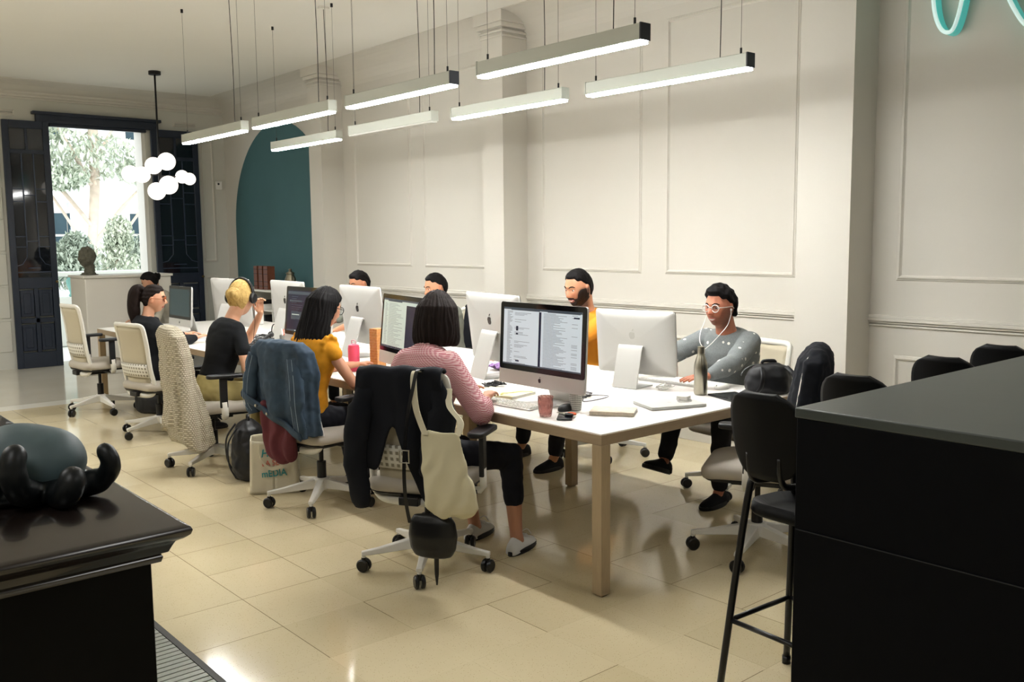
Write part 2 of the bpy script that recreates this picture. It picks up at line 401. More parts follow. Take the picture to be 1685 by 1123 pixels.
tk = MB(); tk.tube(catmull([(0, 0, 0), (.05, 0, 2.5), (-.05, 0, 4.2), (.1, .1, 5.8), (.1, 0, 7.2)]), .10, 10)
for e in ((-1.3, .2, 6.5), (1.5, 0, 6.2), (-1.0, -.3, 7.4), (1.0, .4, 7.6), (-.8, 0, 5.6), (1.0, 0, 5.3)):
    tk.tube(catmull([(0, 0, e[2]-1.6), (e[0]*.5, e[1]*.5, e[2]-.7), e]), [.045]*8+[.03]*8+[.015], 7)
tk.build('trunk', M_bark, tr, smooth=True)
cs = [((0, 0, 6.4), (1.2, 1, .5)), ((-1.2, .2, 6.9), (.9, .9, .45)), ((1.3, 0, 6.1), (.8, .8, .3)), ((-.7, -.3, 5.9), (.6, .6, .25)), ((1.0, .4, 7.7), (1.1, .8, .5)), ((-.9, 0, 7.8), (1.2, .8, .45))]
leaves(6000, cs, 3, .075).build('foliage', M_leaf, tr)
for k_, (x, y, n, lab, m_, s_) in enumerate(((4.7, 17.2, 1500, 'bushy pale green shrub behind the balustrade, left', M_leafd, .5), (6.5, 18.6, 1700, 'bushy grey green shrub behind the balustrade, right', M_leafd, .65), (5.6, 17.7, 1100, 'light yellow green young shrub between the two darker shrubs', M_leaf, .45))):
    sh = thing('garden_shrub', lab, 'shrub', (x, y, -.1))
    MB().tube([(0, 0, -2), (0, 0, 1.2), (.1, 0, 1.7)], .03, 6).build('stem', M_bark, sh)
    leaves(n*2, [((0, 0, 1.3), (s_, .4, .45)), ((.1, 0, 1.8 if k_ == 2 else 1.5), (s_*.6, .3, .4))], 10+k_, .048).build('foliage', m_, sh)
# ---------------------------------------------------------------- reception counter, stone head
M_ctr = mat('white_laminate', 'd6d2c8', .5)
ct = thing('reception_counter', 'tall white reception counter standing in front of the open doorway', 'counter', (3.74, 11.95, 0))
MB().b2((-.41, -.3, 0), (.62, .3, 1.17)).build('body', M_ctr, ct, bevel=.01)
MB().b2((-.43, -.32, 1.17), (.64, .32, 1.20)).build('top', M_ctr, ct, bevel=.005)
# ---------------------------------------------------------------- pendant lamps
M_lampbody = mat('lamp_aluminium', 'b9bcb2', .45, .3)
M_lampend = mat('lamp_end_dark', '23262e', .4)
M_lit = mat('lit_diffuser', 'ffffff', .5, emis='fdfdfb', estr=LAMP)
M_unlit = mat('unlit_diffuser', 'cfcfc8', .4)
M_wire = mat('thin_wire', '55544e', .5, .3)
M_blk = mat('matte_black', '0c0c0f', .5)
def pendant(x, y0, y1, lit, label, near):
    L = y1-y0; t = thing('linear_pendant_lamp', label, 'lamp', (x, (y0+y1)/2, 2.45), 0, 'linear pendant lamps above the long table')
    h = L/2
    MB().b2((-.032, -h+.004, .012), (.032, h-.004, .085)).build('housing', M_lampbody, t, bevel=.003)
    MB().b2((-.028, -h+.006, 0), (.028, h-.006, .014)).build('diffuser', M_lit if lit else M_unlit, t)
    for s in (-1, 1):
        MB().b2((-.033, s*h-.004, .012), (.033, s*h+.004, .087)).build('end_cap', M_lampend if near and s < 0 else M_lampbody, t)
        wv = MB().cyl((0, s*(h-.06), .085), (0, s*(h-.06), ZC-2.45), .0013, n=5); wv.build('suspension_wire', M_wire, t)
        g = MB().cyl((0, s*(h-.06), .085), (0, s*(h-.06), .12), .006, n=8); g.cyl((0, s*(h-.06), ZC-2.45-.03), (0, s*(h-.06), ZC-2.45), .011, n=10); g.build('wire_gripper', M_blk, t)
    MB().tube(catmull([(.01, -h+.2, .085), (.014, -h+.2, .5), (.006, -h+.21, ZC-2.45)], 5), .0028, 6).build('power_cord', M_blk, t)
    MB().cyl((.006, -h+.21, ZC-2.45-.02), (.006, -h+.21, ZC-2.45), .05, n=20).build('ceiling_canopy', M_ceil, t)
pl = [(3.21, 2.80, 3.96, 1, 'lit white linear pendant lamp, nearest one of the left row above the table', 1),
      (3.25, 4.25, 5.39, 1, 'lit white linear pendant lamp, second from the camera in the left row', 1),
      (3.25, 5.61, 6.78, 1, 'lit white linear pendant lamp, third from the camera in the left row', 0),
      (3.25, 6.97, 8.18, 1, 'lit white linear pendant lamp, farthest of the left row, by the black door leaf', 0),
      (4.15, 2.90, 4.07, 1, 'lit white linear pendant lamp, nearest one of the right row before the wall panels', 1),
      (4.15, 4.28, 5.43, 1, 'lit white linear pendant lamp, second from the camera in the right row', 0),
      (4.11, 5.62, 6.79, 0, 'unlit white linear pendant lamp, the only dark one of the rows', 0),
      (4.16, 7.08, 8.30, 1, 'lit white linear pendant lamp, farthest of the right row, below the teal arch top', 0)]
for a in pl: pendant(*a)
# chandelier
ch = thing('globe_chandelier', 'black rod chandelier with clustered white glass globes before the doorway', 'chandelier', (4.12, 11.2, ZC))
MB().cyl((0, 0, -.04), (0, 0, 0), .07, n=24).build('ceiling_canopy', M_blk, ch, auto=True)
MB().cyl((0, 0, -1.42), (0, 0, -.03), .011, n=10).build('rod', M_blk, ch, smooth=True)
M_globe = mat('opal_globe', 'ffffff', .2, emis='fff6ea', estr=.95)
for (x, y, z, r, arm) in ((.07, -.05, 2.55, .105, 1), (-.06, .02, 2.50, .10, 0), (.07, -.08, 2.27, .11, 1), (-.03, .04, 2.20, .105, 0), (.27, 0, 2.38, .08, 1), (.38, .05, 2.36, .075, 0), (-.34, .0, 2.39, .10, 1), (-.19, .05, 2.39, .095, 0)):
    g = MB().ell((x, y, z-ZC), (r, r, r), n=24, k=16).build('globe', M_globe, ch, smooth=True)
    if arm:
        a = MB().cyl((0, 0, z-ZC), (x*.75, y*.75, z-ZC), .008, n=8); a.ell((x*.4, y*.4, z-ZC), (.02, .02, .02), n=10, k=8); a.build('arm', M_blk, ch, smooth=True)
MB().cyl((0, 0, -1.45), (0, 0, -1.0), .02, n=12).build('hub', M_blk, ch, auto=True)
# ---------------------------------------------------------------- long table
M_top = mat('white_table_top', 'e9e5df', .35, spec=.45)
def wood(nm, a, b, sc_=(1, 1, 30)):
    k = N(nm); co = k.coord(scale=sc_); k.l(k.mix(k.noise(co, 6, 4), srgb(a), srgb(b)), k.b.inputs['Base Color']); k.b.inputs['Roughness'].default_value = .45; return k.m
M_oak = wood('oak_edge', 'a08b6d', 'b7a382', (40, 40, 2)); M_oakh = wood('oak_apron', '94806a', 'ab9779', (2, 2, 40))
TX0, TX1, TY0, TY1 = 2.86, 4.42, 2.73, 9.70
tb = thing('long_work_table', 'long shared white topped work table with oak edge and square legs', 'table', ((TX0+TX1)/2, (TY0+TY1)/2, 0))
ox, oy = (TX0+TX1)/2, (TY0+TY1)/2
L = lambda x, y, z=0: (x-ox, y-oy, z)
m = MB()
MB().b2(L(TX0+.004, TY0+.004, .715), L(TX1-.004, TY1-.004, .74)).build('table_top', M_top, tb, bevel=.002)
m.b2(L(TX0, TY0, .688), L(TX0+.035, TY1, .735)).b2(L(TX1-.035, TY0, .688), L(TX1, TY1, .735)).b2(L(TX0+.035, TY0, .688), L(TX1-.035, TY0+.035, .735)).b2(L(TX0+.035, TY1-.035, .688), L(TX1-.035, TY1, .735))
for y in (4.10, 5.5, 6.9, 8.3): m.b2(L(TX0+.035, y-.03, .67), L(TX1-.035, y+.03, .715))
m.build('apron', M_oakh, tb, bevel=.002)
for x, y in ((TX0, TY0), (TX1-.058, TY0), (3.17, 4.06), (4.05, 4.13), (3.17, 6.86), (4.05, 6.9), (TX0, TY1-.058), (TX1-.058, TY1-.058)):
    MB().b2(L(x, y, .008), L(x+.058, y+.058, .715 if x > TX0+.01 and x < TX1-.1 else .688)).b2(L(x+.01, y+.01, 0), L(x+.05, y+.05, .01)).build('leg', M_oak, tb, bevel=.002)
# ---------------------------------------------------------------- task chair
M_cw = mat('white_chair_plastic', 'dcd9cf', .4); M_cmesh = mat('beige_mesh', 'b8af98', .8, bump=.5, bscale=400, bdist=.001)
M_cseat = mat('beige_seat_fabric', 'b3aca0', .9, bump=.3, bscale=300, bdist=.001); M_cblk = mat('black_chair_plastic', '111114', .45)
M_cast = mat('caster_black', '0b0b0c', .35)
def lumbar_mat():
    k = N('perforated_white_band'); co = k.coord('Object'); sp = k.n('ShaderNodeSeparateXYZ'); k.l(co, sp.inputs[0])
    a = k.math('FRACT', k.math('MULTIPLY', sp.outputs['Y'], 32.)); z = k.math('MULTIPLY', sp.outputs['Z'], 32.); b = k.math('FRACT', z)
    d = k.math('MAXIMUM', k.math('ABSOLUTE', k.math('SUBTRACT', a, .5)), k.math('ABSOLUTE', k.math('SUBTRACT', b, .5)))
    k.l(k.mix(k.math('LESS_THAN', d, .26), srgb('dcd9cf'), srgb('8b8575')), k.b.inputs['Base Color']); k.b.inputs['Roughness'].default_value = .5; return k.m
M_lum = lumbar_mat()
def rrect(hw, hh, r, n=6):
    q = []
    for cx, cy, a0 in ((hw-r, hh-r, 0), (-hw+r, hh-r, pi/2), (-hw+r, -hh+r, pi), (hw-r, -hh+r, 1.5*pi)):
        for i in range(n+1): a = a0+pi/2*i/n; q.append((cx+r*cos(a), cy+r*sin(a)))
    return q
def back_pt(y, z):
    """point of the backrest: leaning and curved"""
    t = (z-.42); x = -.19-.04*max(0, .15-t)*4*0 - .30*max(0, t-.12)*.62 - .02*(1-min(1, abs(t-.2)/.2))
    return V((x+.05*(y/.24)**2, y, z))
def make_chair():
    t = thing('office_chair', '', 'chair')
    for k in range(5):
        a = 2*pi*k/5
        l = MB().rings([[V((x, y*w_, z+dz)) for y, dz in ((-1, -h_), (1, -h_), (.8, h_), (-.8, h_))] for x, w_, z, h_ in ((.03, .026, .125, .03), (.12, .024, .115, .022), (.24, .019, .098, .014), (.325, .016, .09, .010))])
        l.cyl((.315, 0, .06), (.315, 0, .095), .011, n=8)
        o = l.build('base_leg', M_cw, t, bevel=.004); o.rotation_euler.z = a
        c = MB(); M_ = T(.315, 0, .032) @ rz(.5+k) @ rx(pi/2)
        for s in (-1, 1): c.lathe([(.012, -.009), (.026, -.010), (.032, -.004), (.032, .004), (.026, .010), (.012, .009)], 18, M=M_ @ T(0, 0, s*.015))
        c.xf(Matrix.Identity(4)); c.cyl((.315, 0, .04), (.315, 0, .07), .012, n=8)
        o = c.build('caster', M_cast, t, auto=True); o.rotation_euler.z = a
    MB().lathe([(.0, .085), (.035, .085), (.05, .10), (.05, .15), (.04, .16), (0, .16)], 20).build('base_hub', M_cw, t, auto=True)
    MB().lathe([(0, .15), (.028, .15), (.028, .26), (.014, .26), (.014, .38), (0, .38)], 16).build('gas_column', M_cblk, t, auto=True)
    m_ = MB().b2((-.14, -.09, .355), (.12, .09, .405)); m_.b2((-.23, -.05, .36), (-.12, .05, .40)); m_.cyl((.0, -.26, .385), (.0, .26, .385), .012, n=8)
    m_.build('seat_mechanism', M_cblk, t, bevel=.008)
    q = rrect(.235, .24, .09)
    s = MB(); s.rings([[V((x*k_+.02, y*k_, z-.015*max(0, (x-.12)/.12))) for x, y in q] for k_, z in ((.86, .405), (.97, .415), (1.0, .435), (1.0, .455), (.95, .475), (.8, .483), (.4, .485))])
    s.build('seat', M_cseat, t, smooth=True)
    s = MB(); s.rings([[V((x*k_+.02, y*k_, z)) for x, y in q] for k_, z in ((.8, .392), (.93, .395), (.96, .408), (.9, .41))]); s.build('seat_shell', M_cblk, t, auto=True)
    # back frame: closed loop
    lp = []
    for y, z in ((0, .37), (.13, .372), (.185, .395), (.205, .46), (.20, .60), (.20, .80), (.20, .935), (.18, .975), (.10, .98)): lp.append((y, z))
    lp = lp+[(-y, z) for y, z in lp[::-1] if y > 0]
    pts = [back_pt(y, z) for y, z in lp]
    for p in pts:
        if p.z < .45: p.x -= .0
    MB().tube(catmull(pts, 5, True), .021, 8, closed=True, flat=((1, 0, 0), .65)).build('back_frame', M_cw, t, smooth=True)
    hwf = lambda z: .175+.015*min(1, (z-.5)/.3)
    MB().grid(lambda u, v: back_pt((2*u-1)*hwf(.53+.44*v), .53+.44*v)+V((.004, 0, 0)), 8, 10, .006).build('back_mesh', M_cmesh, t, smooth=True)
    MB().grid(lambda u, v: back_pt((2*u-1)*.165, .42+.11*v)+V((.004, 0, 0)), 6, 4, .008).build('lower_back_pad', M_cmesh, t, smooth=True)
    MB().grid(lambda u, v: back_pt((2*u-1)*.187, .53+.115*v)+V((-.012, 0, 0)), 10, 3, .012).build('lumbar_band', M_lum, t, smooth=True)
    for s_ in (-1, 1):
        br = MB().tube([(.02, s_*.14, .39), (.02, s_*.27, .39), (.02, s_*.285, .41), (.015, s_*.285, .50)], .017, 8, flat=((1, 0, 0), 1.4)); br.build('armrest_bracket', M_cw, t, smooth=True)
        a_ = MB().b2((-.012, s_*.285-.012, .46), (.04, s_*.285+.012, .665)); a_.build('armrest_post', M_cblk, t, bevel=.005)
        a_ = MB().prism(rrect(.125, .042, .03), .665, .69, T(.03, s_*.28, 0)); a_.build('armrest_pad', M_cblk, t, bevel=.007)
    return t
chair0 = make_chair(); used = [False]
def chair(x, y, head, label, spin=0., zs=1.):
    c = chair0 if not used[0] else copy_tree(chair0)
    used[0] = True; c.location = (x, y, 0); c.rotation_euler = (0, 0, head); c['label'] = label; c['group'] = 'office chairs around the long table'; c.scale = (1, 1, zs)
    for ch_ in list(c.children):
        nm = ch_.name.split('.')[0]
        if nm in ('base_leg', 'caster'): ch_.rotation_euler.z = round(ch_.rotation_euler.z/(2*pi/5))*2*pi/5+spin-head
    return c
CH = {}
CH[1] = chair(2.68, 9.09, R(5), 'empty beige mesh office chair at the far end of the table by the door', R(200), 1.04)
CH[2] = chair(2.73, 7.70, R(12), 'beige office chair under the person in the black blazer', R(200), .95)
CH[3] = chair(2.60, 6.28, R(-10), 'office chair with a beige knitted cardigan over its back', R(145))
CH[4] = chair(2.70, 4.92, R(10), 'office chair with a denim jacket over its back', R(157))
CH[5] = chair(2.545, 3.60, R(32), 'office chair with black jacket and cream tote bag hanging on its back', R(155))
CH[6] = chair(4.80, 3.40, R(172), 'beige office chair under the person in the grey dotted sweater', R(60), .94)
CH[7] = chair(4.86, 4.63, R(178), 'office chair under the person in the orange t-shirt', R(230))
CH[8] = chair(4.78, 6.30, R(180), 'office chair with dark jacket behind the person in the grey t-shirt', R(200))
CH[9] = chair(4.78, 7.50, R(180), 'office chair on the wall side, farthest one of the far side of the table', R(190))
CH[10] = chair(3.86, 2.61, R(118), 'office chair turned sideways at the end of the table, behind the bar stool', R(54), 1.04)
# ---------------------------------------------------------------- computers
M_alu = mat('brushed_aluminium', 'cbcac6', .38, .25); M_bez = mat('black_screen_bezel', '07080b', .12, spec=.6)
M_logo = mat('dark_logo', '14151a', .25); M_logof = mat('pale_grey_logo', 'b9b8b2', .3)
def logo_poly(s):
    pts = []
    for i in range(40):
        a = 2*pi*i/40; r = 1+.0*a
        x = cos(a)*.80; y = sin(a)*.86
        y -= .10*exp(-(x/.25)**2)*(1 if y > 0 else -1)
        if y < 0: x *= .90
        if cos(a) > .45 and y > -.35: # bite
            bx, by, br = 1.02, .12, .44
            d = hypot(x-bx, y-by)
            if d < br: x = bx-(br**2-(y-by)**2)**.5
        pts.append((x*s, y*s))
    leaf = [(0*s, .93*s), (.06*s, 1.2*s), (.22*s, 1.4*s), (.40*s, 1.48*s), (.40*s, 1.28*s), (.28*s, 1.08*s), (.12*s, .96*s)]
    return pts, leaf
def scr_mats():
    return [mat('screen_page', 'b9c3cb', .3, emis='cfdae2', estr=.42), mat('screen_ink', '45505c', .3, emis='4a5663', estr=.2), mat('screen_dark', '1b1f33', .25, emis='262c4c', estr=.22), mat('screen_green', 'bcc8c0', .3, emis='c4d3ca', estr=.38), mat('screen_off', '24383e', .25, emis='2c464c', estr=.2)]
SM = scr_mats()
def imac(x, y, head, kind, label, big=True, content=0, logo='d', tilt=.09, dark_edge=False):
    """local: screen faces +x"""
    W, H, zb, D = (.65, .43, .09, .20) if big else (.528, .37, .07, .17)
    t = thing('desktop_computer', label, 'computer', (x, y, .7405), head, 'desktop computers on the long table')
    K = T(0, 0, zb) @ ry(-tilt)
    chin = .075 if big else .066
    b = MB(); q = rrect(W/2, H/2, .016)
    b.rings([[K @ V((xx, a*k_, c*k_+H/2)) for a, c in q] for xx, k_ in ((.0, 1), (-.012, 1), (-.020, .97), (-.034, .75), (-.042, .4), (-.044, .1))]); b.build('rear_housing', M_alu, t, smooth=False, auto=True)
    p = MB(); q2 = rrect(W/2-.001, (H-chin)/2, .014); p.rings([[K @ V((xx, a, c+chin+(H-chin)/2)) for a, c in q2] for xx in (.0005, .004)]); p.build('screen_glass', M_bez, t)
    p = MB().box((0, 0, 0), (.003, W, chin)); p.xf(K @ T(.0025, 0, chin/2)); p.build('chin_panel', M_alu, t, bevel=.001)
    sw, sh = W-.055, H-chin-.055
    d = MB(); z0 = chin+.0275; X = .0045
    def quad(y0, y1, a, c, m_, dx=0): d.add([K @ V((X+dx, y0, a)), K @ V((X+dx, y1, a)), K @ V((X+dx, y1, c)), K @ V((X+dx, y0, c))], [(0, 1, 2, 3)], m_)
    bgm = {0: 0, 1: 3, 2: 2, 3: 4}[content]; quad(-sw/2, sw/2, z0, z0+sh, bgm); rd = random.Random(int(x*100+y*10))
    # the viewer's left = local -y
    def U(u0, u1, v0, v1, m_, dx=.0004): quad(-sw/2+u0*sw, -sw/2+u1*sw, z0+v0*sh, z0+v1*sh, m_, dx)
    if content == 0:
        U(0, 1, .965, 1, 1); U(.10, .48, .955, .985, 1, .0006); U(.47, .50, .02, .95, 2); U(.58, .98, .955, .985, 1, .0006); U(0, 1, 0, .025, 1)
        for i in range(46):
            v = .93-i*.02; U(.05, .05+rd.uniform(.03, .08), v, v+.006, 1)
            if rd.random() < .5: U(.15, .15+rd.uniform(.05, .22), v, v+.005, 1)
            U(.53, .53+rd.uniform(.12, .30), v, v+.005, 1)
            if rd.random() < .4: U(.88, .95, v, v+.005, 1)
        U(.17, .20, .60, .68, 2); U(.17, .20, .53, .56, 2); U(.17, .22, .06, .085, 2); U(.9, .97, .885, .91, 2)
    elif content == 1:
        U(0, 1, .965, 1, 1); U(.12, .5, .945, .965, 1); U(0, 1, 0, .04, 1); U(.62, 1, .06, .9, 2)
        for i in range(30):
            v = .90-i*.029; U(.05, .05+rd.uniform(.03, .08), v, v+.006, 1); U(.15, .15+rd.uniform(.15, .4), v, v+.005, 1)
        for i in range(8): U(.2+.05*i, .235+.05*i, .008, .032, 2, .0007)
    elif content == 2:
        U(0, 1, .90, .97, 1); U(.05, .35, .72, .76, 1); U(.1, .5, .3, .48, 1); U(.55, .8, .6, .85, 0); U(.12, .3, .4, .42, 3, .0007); U(0, 1, 0, .04, 1)
        for i in range(12): U(.1, .1+rd.uniform(.1, .3), .84-.05*i, .848-.05*i, 1)
        for i in range(9): U(.2+.06*i, .24+.06*i, .008, .032, 0, .0007)
    d.build('display', SM, t)
    pts, leaf = logo_poly(.014 if big else .012); M_ = K @ T(.0035, 0, chin*.5) @ Matrix(((0, 0, 1, 0), (1, 0, 0, 0), (0, 1, 0, 0), (0, 0, 0, 1)))
    g = MB().prism(pts, 0, .0012, M_); g.prism(leaf, 0, .0012, M_); g.build('front_emblem', M_logo, t)
    pts, leaf = logo_poly(.030 if big else .026); M_ = K @ T(-.0445, 0, H*.62) @ Matrix(((0, 0, -1, 0), (-1, 0, 0, 0), (0, 1, 0, 0), (0, 0, 0, 1)))
    M_ = K @ T(-.034, 0, H*.62) @ Matrix(((0, 0, -1, 0), (-1, 0, 0, 0), (0, 1, 0, 0), (0, 0, 0, 1)))
    g = MB().prism(pts, 0, .0105, M_); g.prism(leaf, 0, .0105, M_); g.build('rear_emblem', M_logo if logo == 'd' else M_logof, t)
    # stand: plate bent from the back down and under
    hz = zb+H*.42; sw2 = .095 if big else .08
    prof = [(-.045, hz), (-.065, hz+.01), (-.085, hz-.01), (-D*.80, .02), (-D*.80, .006), (-D*.7, .0035), (D*.2, .0035)]
    pr = catmull([V((a, 0, c)) for a, c in prof], 4); s = MB()
    s.grid(lambda u, v: pr[min(len(pr)-1, int(round(u*(len(pr)-1))))]+V((0, (v-.5)*2*sw2, 0)), len(pr)-1, 1, .006); s.build('stand', M_alu, t, auto=True)
    MB().cyl((-.062, 0, hz-.02), (-.08, 0, hz-.025), .018, n=14).build('cable_hole_grommet', mat('grommet_grey', '77756c', .6), t)
    return t
imac(3.14, 3.43, R(179), 's', 'large desktop computer with split white pages on its screen, nearest the table corner', content=0, tilt=.05)
imac(3.99, 3.52, R(9), 'b', 'smaller silver desktop computer seen from behind, in front of the person in the dotted sweater', big=False, logo='p', tilt=.09)
imac(3.66, 4.36, R(-10), 'b', 'silver desktop computer seen from behind, between the split screen and the pink striped shirt', tilt=.12)
imac(3.07, 4.61, R(168), 's', 'desktop computer with pale green page on screen, in front of the bob haired person', content=1, tilt=.10)
imac(3.62, 5.85, R(-5), 'b', 'silver desktop computer seen from behind, in front of the mostly hidden person', tilt=.10)
imac(3.18, 5.96, R(181), 's', 'desktop computer with dark blue page on screen, behind the long dark hair', content=2, tilt=.10)
imac(3.66, 7.08, R(-3), 'b', 'silver desktop computer seen from behind, below the metal vase on the shelf', tilt=.08)
imac(3.56, 8.00, R(6), 'b', 'silver desktop computer seen from behind, behind the blonde head', tilt=.08)
M_greyframe = mat('light_grey_frame', 'c9c8c0', .5)
imac(3.26, 8.55, R(180), 's', 'desktop screen with plain dark slate page and pale frame beside the person with glasses', big=False, content=3, tilt=.06)
# ---------------------------------------------------------------- bar counter and stools
M_island = mat('black_island_front', '030408', .65, var=.2, vscale=3, spec=.12); M_istop = mat('dark_slate_top', '3d4341', .42, var=.12, vscale=5, bump=.05, bscale=40)
isl = thing('bar_counter', 'large black bar counter with slate grey top at the right', 'counter', (3.67, -.05, 0))
MB().b2((-1.345, -1.5, 0), (1.6, 1.495, 1.07)).build('cabinet', M_island, isl, bevel=.003)
MB().b2((-1.35, -1.5, 1.07), (1.62, 1.50, 1.10)).build('worktop', M_istop, isl, bevel=.004)
MB().b2((-1.348, -1.48, .74), (-1.344, 1.49, .743)).build('panel_seam', mat('seam_line', '1d2026', .5), isl)
M_sshell = mat('black_stool_shell', '060709', .55, spec=.2); M_stube = mat('black_steel_tube', '0d0d0f', .35)
def sstep_(a, b, x): q = max(0, min(1, (x-a)/(b-a))); return q*q*(3-2*q)
def make_stool():
    t = thing('bar_stool', '', 'stool')
    s = MB(); q = rrect(.165, .165, .12, 8)
    s.rings([[V((x*k_+.02, y*k_, z+.02*(x/.2)**2*(1 if x < 0 else -1))) for x, y in q] for k_, z in ((.7, .635), (.96, .642), (1, .655), (.96, .688), (.7, .662), (.3, .658))]); s.build('seat', M_sshell, t, smooth=True)
    def bp(u, v):
        z = .81+.285*v; y = (2*u-1)
        hw = .145*sqrt(max(.02, 1-abs(2*v-1)**3.2*.80))*(.86+.14*sstep_(0, .5, v))
        return V((-.205-.05*v+.05*(y*hw/.145)**2*1, y*hw, z+.0))
    s = MB().grid(bp, 16, 14, .022); s.build('backrest', M_sshell, t, smooth=True)
    for k_ in (-1, 1): MB().tube(catmull([(-.02, k_*.05, .786), (-.13, k_*.06, .783), (-.195, k_*.06, .805), (-.212, k_*.06, .89)], 5), .011, 8).build('back_support', M_stube, t, smooth=True)
    for sx in (-1, 1):
        for sy in (-1, 1):
            l = MB().tube(catmull([(sx*.05, sy*.05, .782), (sx*.10, sy*.11, .768), (sx*.128, sy*.13, .70), (sx*.188, sy*.188, .012)], 5), .0125, 10); l.cyl((sx*.189, sy*.189, 0), (sx*.188, sy*.188, .03), .016, n=10); l.build('leg', M_stube, t, smooth=True)
    c = .165; s = MB()
    for a, b in (((c, c), (c, -c)), ((c, -c), (-c, -c)), ((-c, -c), (-c, c)), ((-c, c), (c, c))): s.cyl((a[0], a[1], .27), (b[0], b[1], .27), .009, n=8)
    s.build('footrest', M_stube, t, smooth=True)
    return t
st0 = make_stool(); sloc = [(2.72, 1.66, R(-4), 'black bar stool nearest the camera, its legs and backrest in full view', None), (3.28, 1.67, R(0), 'black bar stool behind the counter, its rounded back just right of the dark wall pier', None),
   (3.99, 1.67, R(0), 'black bar stool behind the counter, middle one of the three backs showing over the top', None), (4.56, 1.67, R(0), 'black bar stool behind the counter, back nearest the right edge', None)]
for i, (x, y, a, lab, _) in enumerate(sloc):
    s = st0 if i == 0 else copy_tree(st0); s.location = (x, y, 0); s.rotation_euler = (0, 0, a); s['label'] = lab
    s['group'] = 'black bar stools at the counter'
# ---------------------------------------------------------------- near cabinet, floor grate
M_ebony = mat('dark_polished_wood', '1a1412', .24, spec=.6, var=.3, vscale=5, coat=.3)
cb = thing('dark_wood_cabinet', 'glossy dark wood cabinet with moulded top edge in the left foreground', 'cabinet', (0, 3.6, 0))
MB().b2((-.9, -1.33, 0), (.765, 1.25, .815)).build('body', mat('black_cabinet_body', '040404', .6, spec=.15), cb, bevel=.004)
prof = [(.01, .80), (.022, .802), (.026, .815), (.022, .822), (.036, .828), (.044, .845), (.050, .856), (.066, .864), (.078, .874), (.082, .885), (.078, .894), (.066, .90)]
t_ = MB(); t_.rings([[V((-.9-o, -1.33-o, z)), V((.76+o-.0, -1.33-o, z)), V((.76+o, 1.28+o, z)), V((-.9-o, 1.28+o, z))] for o, z in prof]); t_.build('top', M_ebony, cb, bevel=.001)
gr = thing('floor_grate', 'grey slatted metal floor grate beside the dark wood cabinet', 'floor grate', (1.04, 3.1, 0))
M_slat = mat('grate_slat', '8d9086', .4, .3); M_gfr = mat('grate_frame', '2a2926', .5)
MB().b2((-.24, -1.2, .001), (.24, 1.2, .002)).build('pit', M_gfr, gr)
g = MB().b2((.215, -1.2, 0), (.24, 1.2, .014)).b2((-.24, -1.2, 0), (-.215, 1.2, .014)).b2((-.215, -1.2, 0), (.215, -1.175, .014)).b2((-.215, 1.175, 0), (.215, 1.2, .014)); g.build('frame', M_gfr, gr)
g = MB()
for i in range(66): g.b2((-.213, -1.17+.0355*i, .002), (.213, -1.17+.0355*i+.029, .012))
g.build('slats', M_slat, gr)
# ---------------------------------------------------------------- people
def sstep(a, b, x):
    t = max(0, min(1, (x-a)/(b-a))) if a != b else float(x > a); return t*t*(3-2*t)
G = lambda x, s: exp(-(x/s)**2)
def head_pt(d, fem=False):
    dx, dy, dz = d
    x = .098*(abs(dx)**(.86 if dx > 0 else 1))*(1 if dx > 0 else -1); y = .077*dy; z = .120*dz
    if dz < 0:
        t = -dz; y *= 1-(.30 if fem else .24)*t**1.6
        if dx < 0: x *= 1-.55*t**1.2
    else: y *= 1-.04*dz
    if dx > 0:
        nz = z
        fr = sstep(.25, .6, dx)
        nose = G(y, .0125)*(.026*sstep(.014, -.030, nz) if nz > -.030 else .026*sstep(-.048, -.032, nz))
        nose += .006*G(abs(y)-.011, .007)*G(nz+.034, .009)
        x += fr*(nose-.011*G(abs(y)-.031, .013)*G(nz-.006, .012)+(.002 if fem else .005)*G(nz-.028, .010)*G(y, .05)
             + .005*G(y, .022)*G(nz+.066, .011) - .003*G(y, .03)*G(nz+.079, .006) + (.008 if fem else .011)*G(y, .026)*G(nz+.100, .016)
             + .004*G(abs(y)-.042, .018)*G(nz+.018, .02))
    return V((x, y, z))
def shell(mb, off, fem=False, n=64, k=44, M=None):
    rs = []
    for i in range(k+1):
        t = -pi/2+pi*(i+.01)/(k+.02); r = []
        for j in range(n):
            d = V((cos(t)*cos(2*pi*j/n), cos(t)*sin(2*pi*j/n), sin(t))); p = head_pt(d, fem); p = p+d*off(d, p)
            r.append(M @ p if M is not None else p)
        rs.append(r)
    return mb.rings(rs)
def face_x(y, z, fem=False):
    dy, dz = y/.075, z/.12
    for _ in range(12):
        s_ = 1-dy*dy-dz*dz
        if s_ < .02: return V((0, y, z))
        p = head_pt((sqrt(s_), dy, dz), fem); dy += (y-p.y)/.077; dz += (z-p.z)/.12
    return p
def ik(a, t, l1, l2, pole):
    a = V(a); t = V(t); d = t-a; L = min(d.length, (l1+l2)*.995); u = d.normalized(); t = a+u*L
    x = (l1*l1-l2*l2+L*L)/(2*L); h = sqrt(max(1e-6, l1*l1-x*x)); p = V(pole); p = (p-u*p.dot(u)).normalized()
    return a+u*x+p*h, t
